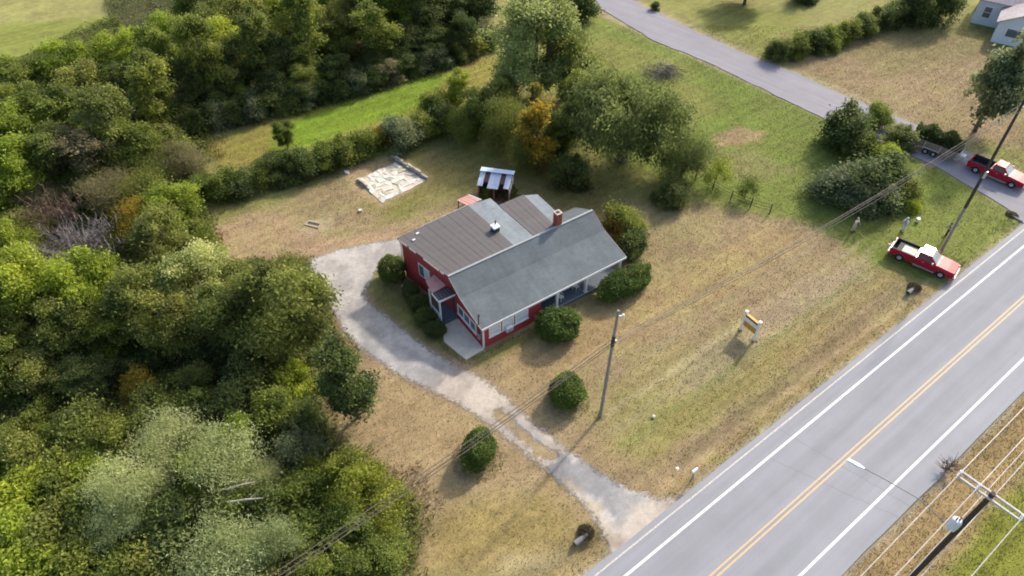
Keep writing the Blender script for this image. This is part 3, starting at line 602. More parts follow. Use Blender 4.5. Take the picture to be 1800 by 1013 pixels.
# tin shed: four corner points of the roof
sA, sB = Vector(G(848, 296, 2.6)), Vector(G(903, 303, 2.6)); ud = (sB - sA); sw = ud.length; sang = math.atan2(ud.y, ud.x)
shed = empty('tin_shed', (sA.x, sA.y, 0), sang, 'small shed roofed with white and rusty metal sheets behind the house', 'shed')
D_ = 2.1
tins = [simple('white_tin', (.62, .68, .74), rough=.4, var=.12), simple('rusty_tin', (.13, .06, .055), rough=.7, var=.5, scale=5), simple('pale_blue_tin', (.55, .63, .71), rough=.4, var=.15), simple('rust_patched_tin', (.22, .09, .08), rough=.7, var=.5, scale=4)]
order = [0, 1, 0, 2, 3, 2]; tins[3] = tins[1]
for i in range(6):
    x0 = sw * i / 6 - .1; x1 = x0 + sw / 6 + .03; n_ = 8; vs = []
    for k in range(n_ + 1):
        x = x0 + (x1 - x0) * k / n_; z = .03 * (k % 2) + .012 * (i % 2)
        vs += [(x, -.5 if i in (1, 4) else .1, (2.62 if i not in (1, 4) else 2.42) + z), (x, -D_ - (.25 if i in (2, 3) else 0) + (.5 if i in (1, 4) else 0), (1.9 if i not in (1, 4) else 2.06) + z)]
    fs = [(2 * k, 2 * k + 1, 2 * k + 3, 2 * k + 2) for k in range(n_)]
    o = MB().add(vs, fs).build('roof_sheet', tins[order[i]], shed); sm = o.modifiers.new('thickness', 'SOLIDIFY'); sm.thickness = .02
MB().box(-.12, sw + .12, -.55, .14, 2.66, 2.69).build('ridge_sheet', tins[2], shed)
plank = simple('grey_plank', (.22, .17, .15), rough=.85, var=.3, scale=4, stretch=(1, 1, .4)); pwhite = simple('old_white_plank', (.5, .47, .44), rough=.8, var=.3)
for i in range(9):
    x = sw * i / 9; MB().box(x + .01, x + sw / 9 - .01, -.06, 0, -.1, 2.55).build('plank', plank, shed)
for i in range(8):
    y = -D_ * i / 8; z = 2.55 - .72 * i / 8 - .1
    MB().box(sw - .06, sw, y - D_ / 8 + .01, y - .01, -.1, z - .06).build('plank', pwhite if i % 3 else plank, shed); MB().box(0, .06, y - D_ / 8 + .01, y - .01, -.1, z - .06).build('plank', plank, shed)
for x in (.08, sw * .5, sw - .1): MB().box(x - .05, x + .05, -D_ + .05, -D_ + .15, -.1, 1.85).build('post', plank, shed)
# broken house foundation
fc = poly_px([(630, 317), (694, 287), (749, 318), (671, 357)]); f0, f1, f2, f3 = [Vector(p) for p in fc]
fnd = empty('house_foundation', (0, 0, 0), 0, 'ruined pale concrete foundation slab with low block wall beside the hedgerow', 'foundation')
fr_ = random.Random(4)
slabm = [simple('pale_slab_%d' % k, c, rough=.85, var=.25, scale=1.7, bump=.3) for k, c in enumerate([(.66, .62, .54), (.56, .53, .46), (.58, .5, .41), (.38, .36, .26)])]
nu, nv = 10, 8; pts = {}
for i in range(nu + 1):
    for j in range(nv + 1):
        u, v = i / nu, j / nv
        if 0 < i < nu: u += fr_.uniform(-.035, .035)
        if 0 < j < nv: v += fr_.uniform(-.045, .045)
        if i in (0, nu): u += fr_.uniform(-.025, .025)
        if j in (0, nv): v += fr_.uniform(-.03, .03)
        pts[i, j] = f0.lerp(f1, u).lerp(f3.lerp(f2, u), v)
for i in range(nu):
    for j in range(nv):
        if fr_.random() < .2 or (i, j) in ((3, 3), (4, 3), (3, 4), (6, 5)): continue
        q = [pts[i, j], pts[i + 1, j], pts[i + 1, j + 1], pts[i, j + 1]]; c_ = sum(q, Vector((0, 0))) / 4; q = [tuple(c_.lerp(p, .985)) for p in q]
        h = fr_.uniform(.03, .08); MB().prism(q, -.1, [h + fr_.uniform(-.03, .03) for _ in q]).build('slab', slabm[fr_.choice([0, 0, 0, 0, 1, 2, 2, 3])], fnd)
MB().prism([tuple(p) for p in (f0, f1, f2, f3)], -.12, .012).build('base_slab', simple('sandy_rubble', (.52, .46, .36), rough=.9, var=.3, scale=2.2, bump=.4), fnd)
blockm = [simple('wall_block_%d' % k, c, rough=.9, var=.25, scale=5) for k, c in enumerate([(.42, .38, .31), (.5, .46, .38), (.33, .29, .24)])]
def block_row(a, b, n, parent, courses=2, skip=()):
    a, b = Vector(a), Vector(b); d = (b - a).normalized(); nr = Vector((-d.y, d.x)) * .11
    for c in range(courses):
        for i in range(n):
            if (c, i) in skip: continue
            o = (.5 * (c % 2)) / n; p0 = a.lerp(b, i / n + .02 / n + o); p1 = a.lerp(b, (i + .96) / n + o)
            MB().prism([tuple(p0 + nr), tuple(p0 - nr), tuple(p1 - nr), tuple(p1 + nr)], -.05 + c * .2, .145 + c * .2).build('block', blockm[(i * 5 + c) % 3], parent)
w0, w1 = G(687, 276), G(750, 315); block_row(w0, w1, 14, fnd, 3, {(2, 0), (2, 1), (2, 5), (2, 6), (1, 6), (2, 12), (2, 13)})
block_row(G(628, 316), G(651, 334), 6, fnd, 2, {(1, 4), (1, 5)})
for px, py, s_, nm in ((610, 304, .35, 'white rubble lump lying left of the ruined foundation'), (634, 371, .3, 'flat pale stone in the grass below the ruined foundation')):
    p = G(px, py); r2 = random.Random(px); vs = [(p[0] + math.cos(t) * s_ * r2.uniform(.6, 1.1), p[1] + math.sin(t) * s_ * r2.uniform(.5, 1)) for t in np.linspace(0, 6.28, 8)[:-1]]
    o = MB().prism(vs, -.1, [r2.uniform(.1, .25) for _ in vs]).build('rubble_stone', slabm[0], None, bevel=.03); tag(o, nm, 'stone')
cis = empty('cistern_cover', (*G(551, 394), 0), R(-18), 'low concrete cistern cover with dark slot in the dry grass', 'cistern')
cis_m = simple('sandy_concrete', (.36, .28, .19), rough=.9, var=.25, scale=3)
MB().box(-.8, .8, -.42, -.2, -.1, .04).build('rim', cis_m, cis); MB().box(-.8, .8, .2, .42, -.1, .04).build('rim', cis_m, cis)
MB().box(-.8, -.66, -.199, .199, -.1, .038).build('rim', cis_m, cis); MB().box(.66, .8, -.199, .199, -.1, .038).build('rim', cis_m, cis)
MB().box(-.65, .65, -.195, .195, -.1, .0).build('slot_floor', simple('painted_slot_shade', (.06, .06, .055)), cis)  # dark colour stands in for the shade inside the opening
# roadside sign
g0, g1 = Vector(G(1302, 579)), Vector(G(1325, 598)); gd = g1 - g0; gw = gd.length
sign = empty('yard_sign', (g0.x, g0.y, 0), math.atan2(gd.y, gd.x), 'white-posted lawn sign with brown and orange panels facing the road', 'sign')
sign_white = simple('sign_white_paint', (.78, .74, .66), var=.1); sign_or = simple('sign_orange_wood', (.58, .34, .10), var=.25, scale=4); sign_br = simple('sign_brown_wood', (.16, .075, .03), var=.3, scale=4)
for x in (0, gw):
    p = MB().box(x - .09, x + .09, -.09, .09, -.2, 2.25).build('post', sign_white, sign); MB().box(x - .13, x + .13, -.13, .13, 2.251, 2.33).build('post_cap', sign_white, p)
MB().box(.075, gw - .075, -.12, .12, 2.0, 2.06).build('cap_board', sign_or, sign)
MB().box(.075, gw - .075, -.03, .03, 1.72, 1.995).build('panel', sign_br, sign)
MB().box(.075, gw - .075, -.05, .05, 1.3, 1.715).build('panel', sign_white, sign)
MB().box(.075, gw - .075, -.028, .032, .68, 1.295).build('panel', simple('sign_rust_orange', (.50, .26, .06), var=.45, scale=2.5, stretch=(1, 1, 2)), sign)
# mailbox by the road, marker stones
mp_ = G(1216, 842); mbx = empty('mailbox', (*mp_, 0), RA + R(90), 'white mailbox on a short post at the road edge by the driveway', 'mailbox')
MB().box(-.04, .04, -.04, .04, -.2, 1.05).build('post', wood_pole, mbx)
prof = [(-.28, 1.06), (.28, 1.06), (.28, 1.22), (.19, 1.33), (.0, 1.38), (-.19, 1.33), (-.28, 1.22)]
bx = MB(); bx.side([(x * .36, 1.06 + (z - 1.06) * .8) for x, z in prof], -.27, .27); bx.build('box', simple('white_enamel', (.8, .8, .79), rough=.35), mbx, bevel=.012)
MB().box(.103, .113, -.15, -.12, 1.1, 1.3).build('flag', simple('flag_red', (.4, .03, .03)), mbx)
for px, py, nm in ((1191, 823, 'crumpled white litter in the ditch grass near the mailbox'), (1149, 733, 'small pale stone in the lawn to the right of the pole')):
    p = G(px, py); r2 = random.Random(px); bmx = bmesh.new(); bmesh.ops.create_icosphere(bmx, subdivisions=2, radius=.15)
    for v in bmx.verts: v.co *= r2.uniform(.6, 1.15); v.co.z *= .5
    me = bpy.data.meshes.new('stone'); bmx.to_mesh(me); bmx.free(); me.materials.append(sign_white if px > 1180 else slabm[1]); o = bpy.data.objects.new('litter' if px > 1180 else 'stone', me); col.objects.link(o); o.location = (p[0], p[1], .08 if px < 1180 else -.05); tag(o, nm, 'litter' if px > 1180 else 'stone')
# culvert pipe ends
pipe_grey = simple('culvert_grey', (.16, .16, .155), rough=.7); pipe_dark = simple('pipe_inside', (.02, .02, .02))
for px, py, ang, nm in ((1028, 942, 37, 'pale culvert pipe end in dark weeds left of the driveway mouth'), (1606, 507, 37, 'culvert pipe end in dark weeds below the parked pickup'), (1781, 381, 120, 'culvert pipe end at the corner of the side road')):
    p = G(px, py); o = MB(); seg = 16; vs = []; fs = []
    for (x, r_) in ((-.9, .2), (.2, .2), (.2, .16), (-.9, .16)):
        vs += [(x, math.cos(2 * math.pi * k / seg) * r_, math.sin(2 * math.pi * k / seg) * r_ + .02) for k in range(seg)]
    for q in range(4):
        for k in range(seg): k2 = (k + 1) % seg; q2 = (q + 1) % 4; fs.append((q * seg + k, q * seg + k2, q2 * seg + k2, q2 * seg + k))
    o.add(vs, fs); ob = o.build('culvert_pipe', pipe_grey); ob.location = (p[0], p[1], -.1); ob.rotation_euler = (0, 0, R(ang)); tag(ob, nm, 'culvert')

# ------------------------------------------------------------------ utility poles, lamps, wires
pA = Vector((*G(1055, 731), 0)); tA = Vector((*G(1087, 546, 12.0), 12.0))
poleA = empty('utility_pole', pA, 0, 'bare grey wooden utility pole standing in the lawn before the house', 'utility pole', 'utility poles')
MB().tube([Vector((0, 0, -.3)), (tA - pA) * .5, tA - pA], [.135, .115, .09], 10).build('shaft', wood_pole, poleA)
dA = tA - pA
MB().tube([dA * .70, dA * .79], [.135, .13], 10).build('dark_band', dark_pole, poleA)
MB().box(.05, .35, -.04, .04, 11.4, 11.5, Matrix.Translation((dA.x * .95, dA.y * .95, 0))).build('bracket', steel, poleA)
MB().tube([(dA.x * .95 + .38, dA.y * .95, 11.35), (dA.x * .95 + .38, dA.y * .95, 11.62)], [.09, .07], 8).build('insulator', white_trim, poleA)
MB().tube([(dA.x * .74 + .2, dA.y * .74, 8.85), (dA.x * .74 + .2, dA.y * .74, 9.02)], .08, 8).build('insulator', white_trim, poleA)
pB = Vector((*G(1652, 446), 0)); tB = Vector((*G(1806, 168, 15.5), 15.5)); dB = tB - pB
poleB = empty('utility_pole', pB, 0, 'tall leaning utility pole dark above, beside the parked red pickup', 'utility pole', 'utility poles')
MB().tube([(0, 0, -.3), dB * .32], [.14, .125], 10).build('lower_shaft', wood_pole, poleB)
MB().tube([dB * .3202, dB * .6, dB], [.15, .135, .11], 10).build('upper_shaft', dark_pole, poleB)
MB().box(-.13, .13, -.2, -.14, 0, .7, Matrix.Translation(dB * .52)).build('equipment_box', steel, poleB)
MB().tube([dB * .93, dB * .93 + Vector((2.2, 1.1, .25))], .03, 8).build('lamp_arm', steel, poleB)
pC = Vector((*G(1742, 872, 12.0), 0)); tC = Vector((pC.x, pC.y, 12.2))
poleC = empty('utility_pole', pC, 0, 'utility pole with double crossarm, transformer and street lamp across the road', 'utility pole', 'utility poles')
MB().tube([(0, 0, -.3), (.05, .03, 6), (0, 0, 12.25)], [.18, .155, .13], 12).build('shaft', dark_pole, poleC)
ca, cb = Vector((*G(1688, 832, 12.0), 12)) - pC, Vector((*G(1797, 909, 12.0), 12)) - pC
cd = (cb - ca).normalized(); cn = Vector((-cd.y, cd.x, 0)); arm_wood = simple('bleached_arm_wood', (.48, .46, .44), rough=.8, var=.15)
cin = lambda t, off, z: Vector((0, 0, 0)) + ca.lerp(cb, t) + cn * off + Vector((0, 0, z))
for off in (.17, -.25):
    q = [cin(-.02, off, 0), cin(1.02, off, 0), cin(1.02, off + .1, 0), cin(-.02, off + .1, 0)]; MB().prism([(p.x, p.y) for p in q], 11.85, 11.97).build('crossarm', arm_wood, poleC)
ins_t = (.0, .31, 1.0)
for t in ins_t:
    p = cin(t, -.02, 0); MB().box(-.07, .07, -.22, .22, 11.80, 11.99, Matrix.Translation((p.x, p.y, 0)) @ Matrix.Rotation(math.atan2(cn.y, cn.x) - math.pi / 2, 4, 'Z')).build('saddle', steel, poleC)
    MB().tube([(p.x, p.y, 11.99), (p.x, p.y, 12.08), (p.x, p.y, 12.14), (p.x, p.y, 12.22)], [.04, .1, .06, .085], 10).build('insulator', simple('grey_porcelain', (.55, .57, .6), rough=.25), poleC)
for sg in (-1, 1): MB().tube([cin(.5 + sg * .28, .0, 11.85 - 12), Vector((.0, .0, 11.0))], .025, 6).build('brace', steel, poleC)
tp = (-.34, .12); tr = MB().tube([(tp[0], tp[1], 8.15), (tp[0], tp[1], 8.2), (tp[0], tp[1], 9.05), (tp[0], tp[1], 9.12)], [.22, .27, .27, .2], 14).build('transformer', simple('pale_blue_grey_tank', (.62, .68, .72), rough=.35, var=.08), poleC, smooth=False)
for k in (-1, 1): MB().tube([(tp[0] + .1 * k, tp[1], 9.1), (tp[0] + .1 * k, tp[1], 9.38)], [.045, .03], 8).build('bushing', simple('brown_porcelain', (.1, .06, .05), rough=.3), tr)
MB().box(tp[0] + .05, -.1, tp[1] - .2, tp[1] - .05, 8.3, 8.9).build('bracket', steel, poleC)
h0 = Vector((*G(1512, 820, 9.0), 9.0)) - pC; a0 = Vector((-.12, .1, 8.0)); hd = (h0 - a0)
MB().tube([a0, a0.lerp(h0, .4) + Vector((0, 0, .55)), a0.lerp(h0, .8) + Vector((0, 0, .25)), h0], .028, 8).build('lamp_arm', simple('dull_arm_steel', (.22, .22, .22), rough=.6), poleC)
ha = math.atan2(hd.y, hd.x); Mh = Matrix.Translation(h0) @ Matrix.Rotation(ha, 4, 'Z')
lh = MB(); lh.add([Mh @ Vector(p) for p in [(-.25, -.07, -.05), (.1, -.16, -.05), (.75, -.14, -.04), (.75, .14, -.04), (.1, .16, -.05), (-.25, .07, -.05), (-.25, -.05, .05), (.1, -.11, .09), (.7, -.09, .06), (.7, .09, .06), (.1, .11, .09), (-.25, .05, .05)]],
    [(5, 4, 3, 2, 1, 0), (6, 7, 8, 9, 10, 11)] + [(i, (i + 1) % 6, 6 + (i + 1) % 6, 6 + i) for i in range(6)]); lh.build('lamp_head', simple('white_lamp_casing', (.85, .87, .88), rough=.35, var=.03), poleC, bevel=.015)
def wire(a, b, sag, r, name, mat, label, group=None, n=24):
    a, b = Vector(a), Vector(b); pts = []
    for i in range(n + 1):
        t = i / n; p = a.lerp(b, t); p.z -= 4 * sag * t * (1 - t); pts.append(p)
    o = MB().tube(pts, r, 5).build(name, mat); tag(o, label, 'wire', group); return o
cab_dark = simple('weathered_brown_cable', (.25, .195, .165), rough=.7, var=.15); cab_deep = simple('dark_brown_cable', (.13, .10, .085), rough=.7, var=.15); cab_pale = simple('bare_aluminium_wire', (.55, .52, .48), rough=.5, var=.1)
end = Vector((*(G(520, 985, 9.0) + (G(520, 985, 9.0) - G(1077, 600, 8.95)) * .5), 9.3))
for k, (oz, ox) in enumerate(((0, 0), (-.1, .16), (.32, -.1))):
    aB = pB + dB * ((14.4 + oz) / 15.5) + Vector((ox, -ox * .5, 0)); aA = pA + dA * (8.95 / 12) + Vector((ox * .5 + .12, -ox * .3, oz))
    nm = ('middle', 'lower', 'upper')[k]
    wire(aB, aA, .9 + .1 * k, .023, 'overhead_cable', cab_dark, '%s of the cables from the leaning pole to the lawn pole' % nm, 'cables over the lawn')
    wire(aA, end + Vector((ox, -ox, oz)), .6, .026, 'overhead_cable', cab_deep, '%s of the cables from the lawn pole over the driveway' % nm, 'cables over the driveway')
    wire(aB, aB + Vector((RU[0] * 40, RU[1] * 40, .8)), .7, .023, 'overhead_cable', cab_pale, '%s of the cables running past the leaning pole to the right' % nm, 'cables past the leaning pole')
U3 = Vector((RU[0], RU[1], 0))
for k, t in enumerate(ins_t):
    p = pC + cin(t, -.02, 0); p.z = 12.25; nm = ('roadside', 'middle', 'grass side')[k]
    for sg, wh in ((1, 'upper right'), (-1, 'lower left')):
        wire(p, p + U3 * 48 * sg, 1.0, .022, 'power_line', cab_pale, '%s power line running %s from the double crossarm' % (nm, wh), 'power lines beside the road')
for k, (z, off, r_) in enumerate(((8.9, .22, .018), (7.6, -.22, .025))):
    for sg, wh in ((1, 'upper right'), (-1, 'lower left')):
        p = pC + Vector((RN[0] * off, RN[1] * off, z)); wire(p, p + U3 * 48 * sg, .9, r_, 'power_line', cab_pale, '%s line under the crossarm running %s' % (('transformer height', 'lowest')[k], wh), 'low lines beside the road')

# ------------------------------------------------------------------ pickups, trailer, people
red_paint = simple('red_car_paint', (.36, .012, .028), rough=.4, var=.05, spec=.2, coat=.04)
car_glass = simple('dark_car_glass', (.03, .04, .05), rough=.06, var=.1, spec=.7); wind_glass = simple('windscreen_glass', (.16, .22, .25), rough=.05, var=.1, spec=.8)
chrome = simple('bright_bumper', (.42, .42, .43), rough=.5, metal=.25, var=.08); dark_plastic = simple('bed_liner', (.025, .03, .035), rough=.7, var=.2)
tan_load = simple('pale_board', (.62, .52, .45), rough=.8, var=.2)
def pickup(loc, rz, label, load):
    t = empty('pickup_truck', (loc[0], loc[1], 0), rz, label, 'pickup truck', 'red pickup trucks')
    W = .97
    def hull(secs, name, mat, bevel=0):
        """closed loft through cross sections (x, list of (y,z))"""
        mb = MB(); vs = []; n = len(secs[0][1])
        for x, r_ in secs: vs += [(x, y, z) for y, z in r_]
        fs = [(i * n + k, i * n + (k + 1) % n, (i + 1) * n + (k + 1) % n, (i + 1) * n + k) for i in range(len(secs) - 1) for k in range(n)]
        fs += [tuple(range(n))[::-1], tuple(range((len(secs) - 1) * n, len(secs) * n))]
        return mb.add(vs, fs).build(name, mat, t, bevel=bevel)
    def ring(w, z0, z1, sh=.06): return [(-w + sh, z0), (w - sh, z0), (w, z0 + .18), (w, z1 - .14), (w - .07, z1), (-w + .07, z1), (-w, z1 - .14), (-w, z0 + .18)]
    # front: bonnet and wings; cab lower; bed walls
    hull([(2.95, ring(.82, .48, .92)), (2.86, ring(.93, .42, 1.02)), (2.2, ring(W, .40, 1.10)), (1.35, ring(W, .40, 1.17)), (1.15, ring(W, .40, 1.16)), (-.55, ring(W, .40, 1.16))], 'body', red_paint)
    bd = MB()
    for sy in (-1, 1): bd.box(-2.85, -.56, min(sy * W, sy * (W - .12)), max(sy * W, sy * (W - .12)), .42, 1.14)
    bd.box(-2.88, -2.80, -W + .02, W - .02, .44, 1.13); bd.box(-.68, -.565, -W + .13, W - .13, .44, 1.14)
    b = bd.build('cargo_bed', red_paint, t, bevel=.025)
    MB().box(-2.79, -.69, -W + .125, W - .125, .5, .58).build('bed_floor', dark_plastic, b)
    for sy in (-1, 1): MB().box(-2.8, -.6, sy * (W - .06) - .05, sy * (W - .06) + .05, 1.141, 1.165).build('bed_rail', dark_plastic, b); MB().box(-2.78, -.7, min(sy * (W - .122), sy * (W - .14)), max(sy * (W - .122), sy * (W - .14)), .6, 1.12).build('liner', dark_plastic, b)
    # cab greenhouse
    def cr(w0, z): return w0
    zb, zt = 1.155, 1.76; OUT = .014
    base = [(1.2, .86), (1.2, -.86), (-.52, -.90), (-.52, .90)]; top = [(.50, .70), (.50, -.70), (-.40, -.72), (-.40, .72)]
    vs = [(x, y, zb) for x, y in base] + [(x, y, zt - .09) for x, y in [(.58, .73), (.58, -.73), (-.43, -.755), (-.43, .755)]]
    g = MB().add(vs, [(3, 2, 1, 0), (4, 5, 6, 7)] + [(i, (i + 1) % 4, 4 + (i + 1) % 4, 4 + i) for i in range(4)]).build('cab', red_paint, t)
    rv = [(.62, .735), (.62, -.735), (-.46, -.765), (-.46, .765)]
    MB().add([(x, y, zt - .085) for x, y in rv] + [(x * .9 - .01, y * .9, zt) for x, y in rv], [(3, 2, 1, 0), (4, 5, 6, 7)] + [(i, (i + 1) % 4, 4 + (i + 1) % 4, 4 + i) for i in range(4)]).build('roof', red_paint, g, bevel=.02)
    def quad(pts, name, mat, off):
        a, b_, c, d = [Vector(p) for p in pts]; nrm = (b_ - a).cross(d - a).normalized(); mid = (a + b_ + c + d) / 4 - Vector((.2, 0, 1.4)); nrm = nrm * (off if nrm.dot(mid) > 0 else -off)
        return MB().add([a, b_, c, d, a + nrm, b_ + nrm, c + nrm, d + nrm], [(0, 3, 2, 1), (4, 5, 6, 7), (0, 1, 5, 4), (1, 2, 6, 5), (2, 3, 7, 6), (3, 0, 4, 7)]).build(name, mat, g)
    def on(i0, i1, u0, u1, w0, w1):
        A, B, C, D = Vector(vs[i0]), Vector(vs[i1]), Vector(vs[4 + i1]), Vector(vs[4 + i0])
        f = lambda u, w: A.lerp(B, u).lerp(D.lerp(C, u), w); return [f(u0, w0), f(u1, w0), f(u1, w1), f(u0, w1)]
    quad(on(0, 1, .05, .95, .06, .95), 'windscreen', wind_glass, OUT)
    quad(on(2, 3, .08, .92, .2, .93), 'rear_window', car_glass, OUT)
    for (i0, i1, sg) in ((1, 2, -1), (3, 0, 1)):
        segs = ((.20, .60), (.66, .93)) if i0 == 1 else ((.07, .34), (.40, .80))
        for u0, u1 in segs: quad(on(i0, i1, u0, u1, .12, .93), 'side_window', car_glass, OUT)
    for sy in (-1, 1):
        MB().box(.82, .98, min(sy * .98, sy * 1.2), max(sy * .98, sy * 1.2), 1.15, 1.36).build('mirror', red_paint if sy > 0 else chrome, t, bevel=.03)
        d = MB().box(-.05, 1.1, sy * (W + .003) - .006, sy * (W + .003) + .006, .52, 1.08).build('door', red_paint, t); MB().box(.02, .2, sy * (W + .015) - .012, sy * (W + .015) + .012, .96, 1.0).build('handle', chrome, d)
        MB().box(-.6, 1.3, sy * (W + .02) - .06, sy * (W + .02) + .06, .34, .40).build('running_board', chrome, t)
        MB().box(2.80, 2.93, sy * .72 - .17, sy * .72 + .17, .74, .94).build('headlight', simple('clear_lens', (.7, .72, .75), rough=.15), t, bevel=.02)
        MB().box(-2.92, -2.86, sy * .86 - .08, sy * .86 + .08, .7, 1.08).build('tail_light', simple('red_lens', (.3, .01, .01), rough=.2), t)
        for x in (1.88, -1.85):
            w = MB(); seg = 20; r0 = .39
            w.tube([(x, sy * .98, r0), (x, sy * .95, r0), (x, sy * .74, r0), (x, sy * .72, r0)], [.33, .39, .39, .34], seg); wo = w.build('wheel', black, t)
            MB().tube([(x, sy * .985, r0), (x, sy * .93, r0)], [.2, .24], 14).build('rim', chrome, wo)
            ar = MB(); vs2 = []
            for k in range(13):
                a = math.pi * k / 12; vs2 += [(x + math.cos(a) * .46, sy * (W + .004), r0 + math.sin(a) * .46), (x + math.cos(a) * .46, sy * (W + .055), r0 + math.sin(a) * .46), (x + math.cos(a) * .53, sy * (W + .004), r0 + math.sin(a) * .53)]
            ar.add(vs2, [(3 * k, 3 * k + 1, 3 * k + 4, 3 * k + 3) for k in range(12)] + [(3 * k + 1, 3 * k + 2, 3 * k + 5, 3 * k + 4) for k in range(12)]); ar.build('wheel_arch', red_paint, t)
            vs3 = [(x, sy * (W + .002), r0)] + [(x + math.cos(math.pi * k / 12) * .46, sy * (W + .002), r0 + math.sin(math.pi * k / 12) * .46) for k in range(13)]
            MB().add(vs3, [(0, k + 1, k + 2) for k in range(12)]).build('wheel_well', black, t)
    MB().box(2.88, 3.05, -.92, .92, .46, .64).build('bumper', chrome, t, bevel=.03); MB().box(-3.02, -2.89, -.9, .9, .46, .62).build('bumper', chrome, t, bevel=.03)
    MB().box(2.90, 2.97, -.5, .5, .68, .92).build('grille', chrome, t)
    if load:
        ld = MB().box(-1.95, -.75, -.75, .3, 1.02, 1.1).build('pale_board', tan_load); ld.location = t.location; ld.rotation_euler = t.rotation_euler; tag(ld, 'pale board lying in the bed of the pickup parked on the grass', 'board')
        MB().box(-2.4, -.75, -.7, .7, .585, 1.0).build('bed_box', dark_plastic, t)
        MB().box(-3.25, -2.93, -.75, -.55, .9, 1.2).build('tail_bag', tan_load, t, bevel=.05)
    return t
def truck_pos(pr, pf):
    a, b = G(*pr), G(*pf); d = (b - a) / np.hypot(*(b - a)); left = np.array([-d[1], d[0]]); return (a + b) / 2 + left * .9, math.atan2(d[1], d[0])
loc, rz = truck_pos((1576, 457), (1651, 489)); pickup(loc, rz, 'red pickup parked on the grass by the main road with loaded bed', True)
loc2, rz2 = truck_pos((1712, 304), (1774, 330)); trk2 = pickup(loc2, rz2, 'red pickup towing the trailer on the side road', False)
# trailer behind the second pickup
tl = empty('utility_trailer', (loc2[0] - math.cos(rz2) * 6.15 - .1, loc2[1] - math.sin(rz2) * 6.15 + .15, 0), rz2 + R(3), 'brown wooden-sided trailer hitched behind the red pickup on the side road', 'trailer')
tw = simple('brown_trailer_wood', (.24, .19, .15), rough=.8, var=.3, scale=3); ts = simple('pale_steel_frame', (.52, .47, .42), rough=.5, metal=.2, var=.15)
for i in range(6): MB().box(-3.2, 2.2, -1.05 + i * .35, -1.05 + i * .35 + .335, .62, .68).build('deck_board', tw, tl)
for sy in (-1, 1):
    for k in range(3): MB().box(-3.2, 2.2, sy * 1.07 - .02, sy * 1.07 + .02, .72 + k * .24, .92 + k * .24).build('side_board', tw, tl)
    for x in (-3.1, -1.4, .3, 2.1): MB().box(x - .04, x + .04, sy * 1.12 - .03, sy * 1.12 + .03, .55, 1.45).build('stake', ts, tl)
    for x in (-1.0, -.1):
        wo = MB().tube([(x, sy * 1.32, .34), (x, sy * 1.29, .34), (x, sy * 1.16, .34), (x, sy * 1.14, .34)], [.28, .34, .34, .3], 16).build('wheel', black, tl); MB().tube([(x, sy * 1.325, .34), (x, sy * 1.28, .34)], [.16, .19], 12).build('rim', ts, wo)
    MB().box(-1.45, .35, sy * 1.24 - .12, sy * 1.24 + .12, .74, .78).build('mudguard', ts, tl)
    MB().tube([(2.2, sy * .9, .58), (2.75, 0, .55)], .05, 6).build('drawbar', ts, tl)
MB().box(2.2, 2.26, -1.05, 1.05, .5, 1.25).build('front_board', ts, tl); MB().box(2.3, 2.8, -.32, .32, .64, .9).build('tool_box', white_trim, tl, bevel=.02)
MB().tube([(2.7, 0, .5), (3.1, 0, .5)], [.06, .05], 8).build('coupler', steel, tl)
TRAILER = tl
